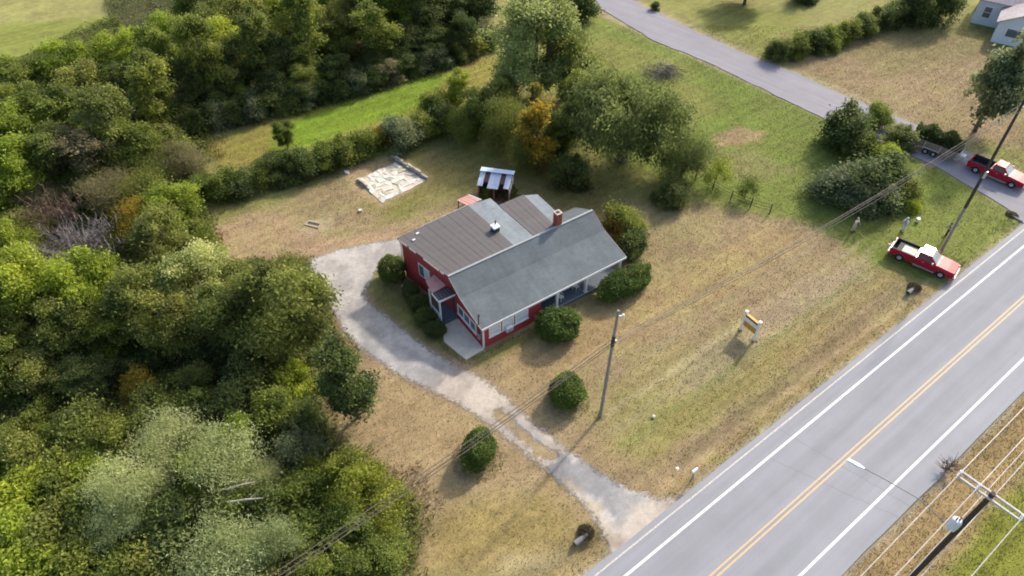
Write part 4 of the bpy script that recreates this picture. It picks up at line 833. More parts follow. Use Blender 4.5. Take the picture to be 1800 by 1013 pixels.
def person(px, py, rz, label, shirt, trousers, hair, h=1.76, lean=0.0, arm=(.1, .1)):
    p = G(px, py); t = empty('person', (p[0], p[1], .0), rz, label, 'person')
    k = h / 1.76
    J = {'pel': (0, 0, .95), 'wai': (0, 0, 1.1), 'che': (.02 + lean * .5, 0, 1.32), 'nec': (.02 + lean, 0, 1.5), 'hed': (.05 + lean, 0, 1.6), 'top': (.05 + lean, 0, 1.72)}
    for s, n in ((1, 'l'), (-1, 'r')):
        a = arm[0 if s > 0 else 1]
        J.update({n + 'sh': (.02 + lean, s * .19, 1.43), n + 'el': (.05 + a * .4 + lean, s * .25, 1.16 + a * .1), n + 'wr': (.12 + a + lean, s * .24, .95 + a * .5), n + 'ha': (.15 + a * 1.1 + lean, s * .235, .86 + a * .6),
                  n + 'hi': (0, s * .1, .9), n + 'kn': (.03 + s * .04, s * .12, .5), n + 'an': (-.02 + s * .05, s * .13, .09), n + 'to': (.15 + s * .05, s * .14, .035)})
    def skin(name, edges, rad, mat, parent):
        names = []
        for e in edges:
            for q in e:
                if q not in names: names.append(q)
        me = bpy.data.meshes.new(name); me.from_pydata([tuple(c * k for c in J[q]) for q in names], [(names.index(a), names.index(b)) for a, b in edges], []); me.update()
        o = bpy.data.objects.new(name, me); col.objects.link(o); o.parent = parent
        o.modifiers.new('skin', 'SKIN'); o.modifiers.new('sub', 'SUBSURF').render_levels = 1
        sv = me.skin_vertices
        if not sv: 
            bmx = bmesh.new(); bmx.from_mesh(me); bmx.verts.layers.skin.verify(); bmx.to_mesh(me); bmx.free(); sv = me.skin_vertices
        for i, q in enumerate(names): sv[0].data[i].radius = (rad[q] * k, rad[q] * k); sv[0].data[i].use_root = (i == 0)
        me.materials.append(mat); return o
    rb = {'pel': .13, 'wai': .12, 'che': .145, 'nec': .055, 'hed': .095, 'top': .075}; 
    for n in 'lr': rb.update({n + 'sh': .065, n + 'el': .045, n + 'wr': .032, n + 'ha': .04, n + 'hi': .09, n + 'kn': .06, n + 'an': .045, n + 'to': .035})
    arms = [e for n in 'lr' for e in (('che', n + 'sh'), (n + 'sh', n + 'el'), (n + 'el', n + 'wr'), (n + 'wr', n + 'ha'))]; legs = [e for n in 'lr' for e in (('pel', n + 'hi'), (n + 'hi', n + 'kn'), (n + 'kn', n + 'an'), (n + 'an', n + 'to'))]
    skin('body', [('pel', 'wai'), ('wai', 'che'), ('che', 'nec'), ('nec', 'hed'), ('hed', 'top')] + arms + legs, rb, skin_m, t)
    r2 = {q: v * 1.2 + .012 for q, v in rb.items()}
    skin('shirt', [('wai', 'che')] + [e for n in 'lr' for e in (('che', n + 'sh'), (n + 'sh', n + 'el'))], r2, shirt, t)
    skin('trousers', [('pel', 'wai')] + [e for n in 'lr' for e in (('pel', n + 'hi'), (n + 'hi', n + 'kn'), (n + 'kn', n + 'an'))], {q: v * 1.15 + .008 for q, v in rb.items()}, trousers, t)
    bmx = bmesh.new(); bmesh.ops.create_uvsphere(bmx, u_segments=14, v_segments=8, radius=.118 * k)
    for v in bmx.verts:
        v.co.z *= .75
        if v.co.z < -.02: v.co *= .8
    me = bpy.data.meshes.new('hair'); bmx.to_mesh(me); bmx.free(); me.materials.append(hair); o = bpy.data.objects.new('hair', me); col.objects.link(o); o.parent = t; o.location = ((.04 + lean) * k, 0, 1.715 * k)
    for n in 'lr':
        x, y, z = J[n + 'to']; MB().box(x - .22, x + .08, y - .05, y + .05, 0, .09).build('shoe', black, t, bevel=.025)
    return t
skin_m = simple('skin', (.42, .25, .18), rough=.55, var=.05)
cloth = lambda n, c: simple(n, c, rough=.85, var=.15, scale=8)
person(1498, 407, R(-60), 'person in cream shirt and tan trousers standing before the bushes', cloth('cream_shirt', (.85, .72, .55)), cloth('tan_trousers', (.55, .45, .32)), cloth('fair_hair', (.45, .32, .22)), arm=(.22, .2))
person(1586, 407, R(200), 'person in pale grey-blue top standing behind the parked pickup', cloth('pale_blue_shirt', (.7, .74, .84)), cloth('grey_trousers', (.5, .54, .64)), cloth('grey_hair', (.55, .55, .58)), lean=.08, arm=(.15, .3))
person(1661, 417, R(150), 'person in blue top and black trousers beside the leaning pole', cloth('blue_shirt', (.10, .16, .30)), cloth('black_trousers', (.02, .02, .022)), cloth('dark_hair', (.02, .018, .016)))
p = G(1612, 390); bk = empty('bucket', (p[0], p[1], 0), 0, 'small white bucket on the grass by the bushes', 'bucket')
MB().tube([(0, 0, .0), (0, 0, .42)], [.15, .19], 14).build('pail', white_trim, bk); MB().tube([(-.19, 0, .4), (-.1, 0, .58), (.1, 0, .58), (.19, 0, .4)], .012, 6).build('handle', steel, bk)
# chairs on the front porch
for x, y, a, nm in ((8.75, .75, 200, 'white chair on the porch next to the left post'), (10.75, 1.0, 190, 'white chair on the porch near the middle post')):
    ch_ = empty('porch_chair', (*hw(x, y), .325), HA + R(a + 90), nm, 'chair', 'chairs on the front porch')
    MB().box(-.25, .25, -.24, .24, .40, .44).build('seat', white_trim, ch_, bevel=.015)
    MB().prism([(-.30, -.24), (-.24, -.24), (-.24, .24), (-.30, .24)], .42, .95).build('backrest', white_trim, ch_, bevel=.02)
    for sx in (-1, 1):
        for sy in (-1, 1): MB().box(sx * .22 - .02, sx * .22 + .02, sy * .21 - .02, sy * .21 + .02, 0, .40).build('leg', white_trim, ch_)
    for sy in (-1, 1): MB().box(-.26, .2, sy * .25 - .025, sy * .25 + .025, .62, .66).build('armrest', white_trim, ch_)
# small white slab by the house wall
o = MB().prism([hw(-2.0, 9.0), hw(-1.7, 10.6), hw(-2.05, 10.7), hw(-2.35, 9.1)], -.1, .14).build('step_slab', slabm[0]); tag(o, 'narrow white concrete slab beside the clipped shrub at the side wall', 'slab')

# ------------------------------------------------------------------ white house, upper right
n0, n1 = Vector(G(1705, 39)), Vector(G(1750, 49)); nd = n1 - n0; na_ = math.atan2(nd.y, nd.x)
nh = empty('white_house', (n0.x, n0.y, 0), na_, 'white clapboard neighbour house with faded pinkish roof in the top right corner', 'house')
nwhite = lap_mat('white_lap_siding', (.62, .66, .70), .15); nroof = shingle_mat('faded_pinkish_shingle', (.42, .36, .36))
nl = nd.length
MB().box(0, 14, 0, 8, -.1, 3.6).build('wall', nwhite, nh)
gp = MB(); gp.add([(0, 0, 3.6), (0, 8, 3.6), (0, 4, 5.6), (.12, 0, 3.6), (.12, 8, 3.6), (.12, 4, 5.6)], [(0, 2, 1), (3, 4, 5), (0, 3, 5, 2), (1, 2, 5, 4)]); gp.build('gable', nwhite, nh)
for sg in (-1, 1):
    y0 = 4 - sg * 4.4; MB().add([(-.4, y0, 3.4), (14.4, y0, 3.4), (14.4, 4, 5.62), (-.4, 4, 5.62), (-.4, y0, 3.52), (14.4, y0, 3.52), (14.4, 4, 5.75), (-.4, 4, 5.75)], [(0, 1, 2, 3), (4, 7, 6, 5), (0, 4, 5, 1), (0, 3, 7, 4), (1, 5, 6, 2)]).build('roof', nroof, nh)
wg = MB().box(nl, nl + 5, -5.2, -.01, -.1, 2.9).build('wing_wall', nwhite, nh)
for sg in (-1, 1):
    x0 = nl + 2.5 - sg * 2.9; MB().add([(x0, -5.6, 2.75), (x0, .0, 2.75), (nl + 2.5, .0, 4.3), (nl + 2.5, -5.6, 4.3), (x0, -5.6, 2.87), (x0, .0, 2.87), (nl + 2.5, .0, 4.42), (nl + 2.5, -5.6, 4.42)], [(0, 1, 2, 3), (4, 7, 6, 5), (0, 4, 5, 1), (0, 3, 7, 4), (1, 5, 6, 2)]).build('wing_roof', nroof, nh)
MB().add([(nl + .02, -5.2, 2.9), (nl + 4.98, -5.2, 2.9), (nl + 2.5, -5.2, 4.25), (nl + .02, -5.1, 2.9), (nl + 4.98, -5.1, 2.9), (nl + 2.5, -5.1, 4.25)], [(0, 1, 2), (3, 5, 4), (0, 2, 5, 3), (1, 4, 5, 2)]).build('wing_gable', nwhite, nh)
wf = MB().box(.95, 2.15, -.07, -.002, 1.0, 2.7).build('window', white_trim, nh); MB().box(1.07, 2.03, -.085, -.071, 1.12, 1.8).build('pane', glass, wf); MB().box(1.07, 2.03, -.085, -.071, 1.88, 2.58).build('pane', glass, wf)
wf = MB().box(nl - .07, nl - .002, -3.6, -2.4, 1.0, 2.3).build('window', white_trim, nh); MB().box(nl - .085, nl - .071, -3.48, -2.52, 1.12, 2.18).build('pane', glass, wf)
wf = MB().box(nl + 1.2, nl + 3.2, -5.27, -5.202, 1.0, 2.3).build('window', white_trim, nh); MB().box(nl + 1.32, nl + 3.08, -5.285, -5.271, 1.12, 2.18).build('pane', glass, wf)
MB().box(-.06, -.002, 1.5, 2.9, 1.0, 2.5).build('window', glass, nh)
# wire fence near the big spreading tree
fp = [G(1222, 316), G(1252, 334), G(1284, 352), G(1318, 366), G(1352, 376)]
fen = empty('wire_fence', (fp[0][0], fp[0][1], 0), 0, 'old wire fence with dark posts between the two lawns', 'fence'); o0 = fp[0]
for i, p in enumerate(fp): MB().tube([(p[0] - o0[0], p[1] - o0[1], -.2), (p[0] - o0[0] + .03, p[1] - o0[1], 1.25)], .06, 7).build('post', dark_pole, fen)
for z in (.45, .8, 1.15):
    for i in range(len(fp) - 1): a, b = fp[i] - o0, fp[i + 1] - o0; MB().tube([(a[0], a[1], z), ((a[0] + b[0]) / 2, (a[1] + b[1]) / 2, z - .06), (b[0], b[1], z)], .018, 5).build('wire', dark_pole, fen)
# ------------------------------------------------------------------ vegetation
def leaves(rs, c, size, nrm=None, jn=.7, aspect=.55, droop=0.0):
    """rhombic leaves at points c (n,3); normals nrm blended with random; returns verts (n*4,3)"""
    n = len(c); r = rs.normal(size=(n, 3)); r /= np.linalg.norm(r, axis=1, keepdims=True)
    nn = r if nrm is None else nrm * (1 - jn) + r * jn; nn /= np.linalg.norm(nn, axis=1, keepdims=True) + 1e-9
    a = np.cross(nn, rs.normal(size=(n, 3))); 
    if droop: a = a / (np.linalg.norm(a, axis=1, keepdims=True) + 1e-9) * (1 - droop) + np.array([0, 0, -1.0]) * droop
    a /= np.linalg.norm(a, axis=1, keepdims=True) + 1e-9; b = np.cross(nn, a); b /= np.linalg.norm(b, axis=1, keepdims=True) + 1e-9
    s = size * rs.uniform(.6, 1.35, n)[:, None]; a = a * s; b = b * s * aspect
    return np.stack([c - a, c + b, c + a, c - b], 1).reshape(-1, 3)
def leaf_mesh(name, v, tone):
    me = np_mesh(name, v, np.arange(len(v)).reshape(-1, 4)); add_tone(me, np.clip(tone, 0, 1)); me.materials.append(None); return me
def crown(seed, R0, z0, z1, nl, n_leaf, size, profile='oval', lobe=.42, clumps=170, droop=0.0, aspect=.55, spread=.34, hollow=.35):
    """crown: lobes fill the profile, leaf clumps sit on the lobes, leaves round each clump"""
    rs = np.random.RandomState(seed); H_ = z1 - z0; L = []
    def prof(t):
        if profile == 'oval': return np.sqrt(np.clip(1 - (2 * t - .95) ** 2, .02, 1))
        if profile == 'cone': return np.clip(1.05 - t, .06, 1) * np.clip(t / .22 + .25, 0, 1) * 1.15
        if profile == 'dome': return np.sqrt(np.clip(1 - t ** 2, .03, 1)) * np.clip(.75 + t * 2, 0, 1)
        if profile == 'umbrella': return np.sqrt(np.clip(1 - (1.6 * t - .75) ** 2, .05, 1))
    while len(L) < nl:
        t = rs.uniform(.04, .93); rr = R0 * prof(np.array(t)) * math.sqrt(rs.uniform(.12, 1)) * .78; an = rs.uniform(0, 2 * math.pi)
        L.append((rr * math.cos(an), rr * math.sin(an), z0 + t * H_, R0 * lobe * rs.uniform(.65, 1.25)))
    L = np.array(L); out = []; tones = []
    per = max(1, clumps // nl); ln = max(4, n_leaf // (per * nl))
    for (x, y, z, r) in L:
        ltone = rs.uniform(.05, .95)
        d = rs.normal(size=(per, 3)); d[:, 2] = d[:, 2] * .8 + .25; d /= np.linalg.norm(d, axis=1, keepdims=True)
        cc = np.array([x, y, z]) + d * r * (rs.uniform(hollow, 1.0, per) * np.where(rs.rand(per) < .22, rs.uniform(1.15, 1.65, per), 1))[:, None] * np.array([1, 1, .82])
        cc[:, 2] = np.maximum(cc[:, 2], z0 - .1 * H_ + .12)
        for q, dd in zip(cc, d):
            p = q + rs.normal(size=(ln, 3)) * spread * r * np.array([1, 1, .6]); 
            if droop: p[:, 2] -= np.abs(rs.normal(size=ln)) * droop
            p[:, 2] = np.maximum(p[:, 2], .05)
            out.append(leaves(rs, p, size, np.tile(dd * .5 + np.array([.22, .26, .55]), (ln, 1)), .55, aspect, .55 if droop else 0))
            tones.append(np.clip(ltone + rs.uniform(-.2, .2) + rs.normal(size=ln) * .13, 0, 1))
    return np.concatenate(out), np.concatenate(tones), L
def trunk_mesh(name, seed, L, zb, r0, ztop, n_limb=7, forks=1):
    rs = random.Random(seed); mb = MB()
    pts = [(0, 0, -.2), (rs.uniform(-.1, .1), rs.uniform(-.1, .1), zb * .5), (rs.uniform(-.2, .2), rs.uniform(-.2, .2), zb), (rs.uniform(-.3, .3), rs.uniform(-.3, .3), (zb + ztop) / 2), (0, 0, ztop * .9)]
    mb.tube(pts, [r0 * 1.25, r0, r0 * .85, r0 * .5, r0 * .12], 8)
    for i in rs.sample(range(len(L)), min(n_limb, len(L))):
        x, y, z, r = L[i]; zs_ = min(z - .3, rs.uniform(zb * .7, (zb + ztop) / 2)); zs_ = max(zs_, .3)
        mb.tube([(0, 0, zs_), (x * .5, y * .5, (zs_ + z) / 2 + .1), (x, y, z)], [r0 * .5, r0 * .3, r0 * .08], 6)
    return mb.mesh(name)
ARCH = {}
def arch(key, seed, R0, z0, z1, nl, n_leaf, size, tr, top=.85, **kw):
    v, t, L = crown(seed, R0, z0, z1, nl, n_leaf, size, **kw)
    ARCH[key] = dict(crown=leaf_mesh('crown_' + key, v, t), trunk=trunk_mesh('trunk_' + key, seed, L, max(z0, .4) + .3, tr, z1 * top), R=R0, zc=(z0 + z1) / 2, H=z1)
    ARCH[key]['trunk'].materials.append(None)
for k in range(3): arch('broad%d' % k, 10 + k, 3.5, 1.4, 8.2, 32, 22000, .125, .2, clumps=640, lobe=.27, spread=.40, hollow=.2)
for k in range(2): arch('tall%d' % k, 20 + k, 2.5, 1.2, 9.2, 28, 17000, .12, .17, clumps=560, lobe=.30, spread=.38, hollow=.2)
for k in range(2): arch('cone%d' % k, 30 + k, 2.3, 1.3, 7.8, 22, 11000, .13, .15, clumps=420, profile='cone', lobe=.4, spread=.3)
for k in range(3): arch('shrub%d' % k, 40 + k, 2.0, .1, 2.9, 20, 12000, .10, .08, clumps=400, profile='dome', lobe=.36, spread=.38)
for k in range(2): arch('wispy%d' % k, 50 + k, 3.0, .6, 5.6, 26, 15000, .13, .12, clumps=560, aspect=.22, droop=.25, lobe=.36, spread=.42)
arch('slim', 64, 2.0, .5, 8.4, 20, 8000, .13, .12, clumps=300, lobe=.34, spread=.42, profile='cone')
arch('willow', 60, 5.6, 2.5, 8.8, 50, 36000, .16, .42, clumps=1000, profile='umbrella', lobe=.25, droop=.5, aspect=.33, spread=.30, top=.62)
arch('teardrop', 63, 2.3, 1.15, 8.0, 30, 19000, .115, .13, clumps=560, lobe=.32, spread=.34)
arch('bigpale', 61, 5.2, 1.2, 11.5, 56, 40000, .145, .3, clumps=1300, lobe=.24, spread=.40)
arch('sparse', 62, 2.2, .8, 4.0, 16, 2600, .11, .07, clumps=200, lobe=.4, spread=.5)
# clipped bushes: small leaves in a shell
def ball(key, seed, sx, sy, sz, n, size):
    rs = np.random.RandomState(seed); d = rs.normal(size=(n, 3)); d /= np.linalg.norm(d, axis=1, keepdims=True)
    az = np.arctan2(d[:, 1], d[:, 0]); bump = 1 + .06 * np.sin(az * 2 + seed) + .06 * np.sin(az * 3 + seed * 2 + d[:, 2] * 3) + .045 * np.sin(az * 5 + d[:, 2] * 6 + seed * 2) + .03 * np.sin(d[:, 2] * 9 + az * 2)
    p = d * (bump * rs.uniform(.84, 1.0, n))[:, None]; sprig = rs.rand(n) < .06; p[sprig] *= rs.uniform(1.03, 1.16, (int(sprig.sum()), 1))
    p = p * np.array([sx, sy, sz]); p[:, 2] = np.maximum(p[:, 2] + sz * .86, .03)
    tone = np.clip(.5 + .22 * np.sin(p[:, 0] * 3 + seed) * np.sin(p[:, 1] * 3.3) + rs.normal(size=n) * .2, 0, 1)
    tm = MB(); tm.tube([(0, 0, -.1), (0, 0, sz * .7), (0, 0, sz * 1.2)], [.1, .07, .03], 7)
    for a in range(5): tm.tube([(0, 0, .15), (math.cos(a * 1.26) * sx * .6, math.sin(a * 1.26) * sy * .6, sz)], [.05, .02], 5)
    tmm = tm.mesh('stem_' + key); tmm.materials.append(None)
    ARCH[key] = dict(crown=leaf_mesh('crown_' + key, leaves(rs, p, size, d, .55, .6), tone), trunk=tmm, R=sx, zc=sz * .86, H=sz * 1.86)
ball('ball0', 1, 1, 1, .85, 8000, .055); ball('ball1', 2, 1, 1, .80, 8000, .055); ball('oblong', 3, 1.9, 1.1, .85, 12000, .06)
LM = {}
LM.update({'tuft': leaf_mat('leaf_dead_tuft', (.05, .045, .03), (.14, .12, .07)), 'lime': leaf_mat('leaf_bright_green', (0.117, 0.137, 0.021), (0.384, 0.391, 0.052)), 'sage': leaf_mat('leaf_sage', (0.081, 0.109, 0.034), (0.286, 0.316, 0.103)), 'straw': leaf_mat('leaf_pale_yellow_green', (.22, .26, .07), (.55, .57, .21)), 'green': leaf_mat('leaf_green', (0.092, 0.125, 0.026), (0.286, 0.324, 0.059)), 'dark': leaf_mat('leaf_dark_green', (0.064, 0.091, 0.030), (0.193, 0.228, 0.059)),
      'olive': leaf_mat('leaf_olive', (0.115, 0.132, 0.034), (0.322, 0.339, 0.075)), 'yellow': leaf_mat('leaf_yellow_green', (0.144, 0.19, 0.025), (0.425, 0.494, 0.057)),
      'pale': leaf_mat('leaf_pale_grey_green', (.30, .34, .14), (.60, .63, .31)), 'orange': leaf_mat('leaf_orange', (.12, .14, .03), (.62, .40, .05), .02),
      'brown': leaf_mat('leaf_brown_grey', (0.161, 0.149, 0.069), (0.356, 0.316, 0.161)), 'clip': leaf_mat('leaf_clipped', (0.061, 0.101, 0.024), (0.174, 0.242, 0.047), .015), 'bluegreen': leaf_mat('leaf_blue_green', (0.105, 0.140, 0.067), (0.307, 0.331, 0.154))})
bark = simple('bark', (.11, .085, .065), rough=.9, var=.3, scale=4, stretch=(4, 4, .7), bump=.4); pale_bark = simple('pale_bark', (.34, .30, .26), rough=.9, var=.3, scale=4)
trs = random.Random(77)
def tree(px, py, w, kind, key, label=None, group=None, name='tree', cat='tree', hs=1.0, rz=None):
    A = ARCH[key]; s = 1.0; z = A['zc']
    for _ in range(4):
        p = G(px, py, z); dist = math.sqrt(p[0] ** 2 + p[1] ** 2 + (CAMH - z) ** 2); depth = p[1] * _c + (CAMH - z) * _s
        s = (w / 2) * depth / F / A['R']; z = A['zc'] * s * hs
    t = empty(name, (p[0], p[1], -.03), trs.uniform(0, 6.28) if rz is None else rz, label, cat, group)
    M = Matrix.Rotation(trs.uniform(-.07, .07), 4, 'X') @ Matrix.Diagonal((s * trs.uniform(.9, 1.12), s * trs.uniform(.9, 1.12), s * hs, 1))
    place(A['trunk'], 'trunk' if cat == 'tree' else 'stem', t, bark, M); place(A['crown'], 'crown' if cat == 'tree' else 'foliage', t, LM[kind], M)
    return t
ORD = ['first', 'second', 'third', 'fourth', 'fifth', 'sixth', 'seventh', 'eighth', 'ninth', 'tenth', 'eleventh', 'twelfth', 'thirteenth', 'fourteenth', 'fifteenth', 'sixteenth', 'seventeenth', 'eighteenth', 'nineteenth', 'twentieth'] + ['twenty-' + q for q in ('first', 'second', 'third', 'fourth', 'fifth', 'sixth', 'seventh', 'eighth', 'ninth')]
WORD = {'lime': 'bright green', 'sage': 'sage green', 'green': 'mid green', 'dark': 'dark green', 'olive': 'olive', 'yellow': 'yellow-green', 'straw': 'pale yellow-green', 'pale': 'pale grey-green', 'orange': 'orange-leaved', 'brown': 'brownish', 'bluegreen': 'blue-green', 'clip': 'clipped green'}
def zone(rows, where, group, name, cat, hz=1.0):
    """rows of (px, py, width, kind, archetype[, height factor]); look-alikes are told apart by their order from the left"""
    cnt = {}
    for r in rows: cnt.setdefault(r[3], []).append(r)
    for kind, rr in cnt.items():
        for i, r in enumerate(sorted(rr, key=lambda q: q[0])):
            lab = '%s %s from the left %s' % (ORD[i], WORD[kind] + ' ' + cat, where) if len(rr) > 1 else 'the only %s %s %s' % (WORD[kind], cat, where)
            tree(r[0], r[1], r[2], kind, r[4], lab, group, name, cat, (r[5] if len(r) > 5 else 1.0) * hz * (trs.uniform(.82, 1.25) if cat == 'tree' else 1))
B = lambda: 'broad%d' % trs.randrange(3)
T = lambda: 'tall%d' % trs.randrange(2)
S = lambda: 'shrub%d' % trs.randrange(3)
W_ = lambda: 'wispy%d' % trs.randrange(2)
# back wood behind the mown strip: rows of trees stepping back from its foot
foot = lambda x: float(np.interp(x, [250, 300, 365, 480, 640, 830, 880], [262, 246, 230, 206, 166, 106, 84]))
rows = []
for r_ in range(7):
    x = 300 + 22 * (r_ % 2) - 6 * r_
    while x < 862:
        y = foot(x) - (58 if r_ == 0 else 66) - r_ * 38 + trs.uniform(-8, 8)
        if y > -45 and not (x < 262 + .9 * (60 - y) * (y < 60)):
            lit = r_ >= 2 and x < 720  # leaf colour carries the light: sunny rear rows yellower, front rows darker
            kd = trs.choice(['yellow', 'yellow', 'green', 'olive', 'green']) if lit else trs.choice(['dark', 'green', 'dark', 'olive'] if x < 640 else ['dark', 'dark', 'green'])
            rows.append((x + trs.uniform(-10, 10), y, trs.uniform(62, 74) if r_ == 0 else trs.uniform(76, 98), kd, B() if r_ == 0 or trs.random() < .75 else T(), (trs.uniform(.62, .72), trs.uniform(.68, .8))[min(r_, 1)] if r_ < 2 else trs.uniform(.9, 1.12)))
        x += trs.uniform(50, 66)
rows += [(235, 150, 84, 'olive', B()), (255, 195, 80, 'green', B(), .8), (240, 100, 86, 'yellow', B())]
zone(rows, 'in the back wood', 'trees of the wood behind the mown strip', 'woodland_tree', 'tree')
zone([(325, 213, 58, 'dark', S()), (355, 207, 58, 'dark', S()), (385, 199, 58, 'bluegreen', S()), (415, 193, 56, 'dark', S()), (445, 187, 56, 'bluegreen', S()), (475, 181, 54, 'dark', S()), (505, 173, 54, 'dark', S()), (535, 165, 54, 'bluegreen', S()), (565, 158, 52, 'dark', S()), (595, 151, 52, 'dark', S()), (625, 143, 50, 'bluegreen', S()), (655, 134, 50, 'dark', S()), (685, 125, 50, 'brown', S()), (715, 116, 48, 'dark', S()), (745, 106, 48, 'bluegreen', S()), (775, 97, 46, 'bluegreen', S()), (805, 88, 46, 'dark', S()), (835, 79, 44, 'olive', S()), (858, 71, 40, 'green', S())],
     'edging the back wood', 'shrubs along the edge of the back wood', 'woodland_shrub', 'shrub')
# left wood, upper part
zone([(50, 140, 100, 'green', B()), (125, 115, 105, 'yellow', B()), (200, 105, 95, 'yellow', B()), (40, 185, 110, 'green', B()), (150, 155, 120, 'olive', B()), (100, 200, 110, 'green', T()), (215, 150, 110, 'green', B()), (265, 155, 100, 'green', T()), (190, 215, 120, 'olive', T()),
      (45, 235, 130, 'yellow', B()), (15, 300, 130, 'yellow', B()), (95, 275, 120, 'olive', B()), (150, 270, 110, 'brown', T()), (225, 255, 110, 'green', B()), (275, 285, 110, 'olive', W_()), (320, 285, 90, 'brown', W_()), (245, 330, 110, 'olive', W_()), (185, 335, 100, 'brown', W_()), (70, 350, 100, 'brown', W_()), (45, 420, 90, 'olive', W_()), 
      (10, 425, 110, 'yellow', B()), (300, 360, 110, 'yellow', B()), (285, 420, 120, 'olive', B()), (345, 430, 70, 'yellow', S()), (255, 385, 100, 'orange', W_()), (-40, 220, 140, 'olive', B()), (-40, 350, 140, 'yellow', B())],
     'in the upper left wood', 'trees of the upper left wood', 'woodland_tree', 'tree', .72)
# left wood, middle part
zone([(60, 505, 140, 'yellow', B()), (150, 500, 130, 'yellow', B()), (30, 575, 130, 'olive', B()), (130, 565, 130, 'olive', B()), (250, 530, 130, 'olive', B()), (345, 500, 140, 'straw', B(), .9), (300, 560, 120, 'olive', B()), (400, 560, 130, 'olive', B()), (425, 500, 110, 'olive', B(), .9),
      (190, 590, 90, 'lime', T(), .8), (-30, 520, 150, 'olive', B()), (-40, 630, 140, 'green', B(), .8), (60, 650, 110, 'olive', B(), .7), (150, 655, 100, 'dark', B(), .7)],
     'in the middle left wood', 'trees of the middle left wood', 'woodland_tree', 'tree', .95)
tree(490, 545, 180, 'olive', 'broad1', 'large rounded olive-green tree overhanging the gravel turnaround', None, 'broadleaf_tree')
tree(612, 668, 114, 'dark', 'teardrop', 'upright dark green tree standing alone left of the driveway', None, 'upright_tree')
zone([(190, 640, 60, 'orange', S()), (245, 675, 70, 'orange', S()), (512, 665, 80, 'yellow', S()), (440, 660, 110, 'dark', S()), (400, 710, 110, 'dark', S()), (480, 720, 100, 'green', S()), (330, 720, 100, 'green', S()), (530, 735, 84, 'dark', S()), (260, 730, 100, 'olive', S()), (140, 760, 110, 'olive', S()), (210, 770, 90, 'green', S()), (520, 790, 90, 'bluegreen', S())],
     'in the clearing of the left wood', 'shrubs in the clearing of the left wood', 'woodland_shrub', 'shrub')
# thicket at lower left
zone([(300, 775, 130, 'pale', W_()), (225, 855, 130, 'pale', W_()), (215, 935, 110, 'pale', W_()), (395, 810, 150, 'pale', W_()), (455, 845, 90, 'pale', W_()), (400, 985, 190, 'pale', W_(), .8), (500, 965, 110, 'pale', W_()), (365, 835, 110, 'yellow', S()), (420, 765, 70, 'yellow', T()), (340, 790, 90, 'olive', W_())],
     'in the lower left thicket', 'pale trees of the lower left thicket', 'thicket_tree', 'tree')
zone([(45, 870, 120, 'yellow', S()), (110, 840, 120, 'green', S()), (25, 940, 130, 'yellow', S()), (100, 930, 130, 'olive', S()), (60, 1000, 130, 'yellow', S()), (150, 990, 120, 'green', S()), (40, 800, 110, 'olive', S()), (160, 830, 100, 'yellow', S()), (300, 920, 130, 'dark', S()), (345, 900, 120, 'dark', S()), (280, 985, 120, 'olive', S()), (470, 900, 120, 'dark', S()), (540, 870, 110, 'green', S()), (550, 950, 120, 'green', S()), (220, 1000, 110, 'green', S()), (490, 1010, 120, 'olive', S()), (400, 900, 110, 'green', S()), (160, 890, 120, 'green', S())],
     'in the lower left thicket', 'shrubs of the lower left thicket', 'thicket_shrub', 'shrub')
zone([(610, 850, 130, 'lime', B(), .7), (665, 900, 120, 'lime', B(), .7), (610, 930, 130, 'green', B(), .7), (660, 985, 120, 'green', B(), .7), (580, 1000, 130, 'green', B(), .7)],
     'in the clump left of the bare verge', 'trees of the clump beside the dry verge', 'clump_tree', 'tree')
# low growth filling the left wood between its trees
fill = {'up': [], 'mid': [], 'low': []}; got = []
KN = {'up': ['olive', 'yellow', 'olive', 'brown', 'green'], 'mid': ['olive', 'green', 'olive', 'dark', 'straw'], 'low': ['yellow', 'green', 'olive', 'lime', 'green']}
while len(got) < 80:
    x, y = trs.uniform(-20, 700), trs.uniform(110, 1030); g_ = G(x, y)
    if sd_poly(np.array([g_[0]]), np.array([g_[1]]), WOOD_L)[0] > -1.6 or any(math.hypot(x - a, y - b) < 42 for a, b in got) or (90 < x < 240 and 350 < y < 500) or (470 < x and 600 < y < 800) or (150 < x < 500 and 735 < y): continue
    got.append((x, y)); dk = 600 < y < 770; zn = 'up' if y < 470 else 'mid' if y < 770 else 'low'  # dark leaf kinds in the clearing: dark cover plus painted-in shade
    fill[zn].append((x, y - 12, trs.uniform(50, 78) if dk else trs.uniform(62, 100), trs.choice(['dark', 'dark', 'green', 'olive', 'dark']) if dk else trs.choice(KN[zn]), W_() if trs.random() < .35 and not dk else S(), trs.uniform(.75, 1.0) if zn != 'low' else .8))
for zn, ph in (('up', 'filling the upper left wood'), ('mid', 'filling the middle left wood'), ('low', 'filling the lower left thicket')): zone(fill[zn], ph, 'low growth ' + ph, 'understory_shrub', 'shrub')
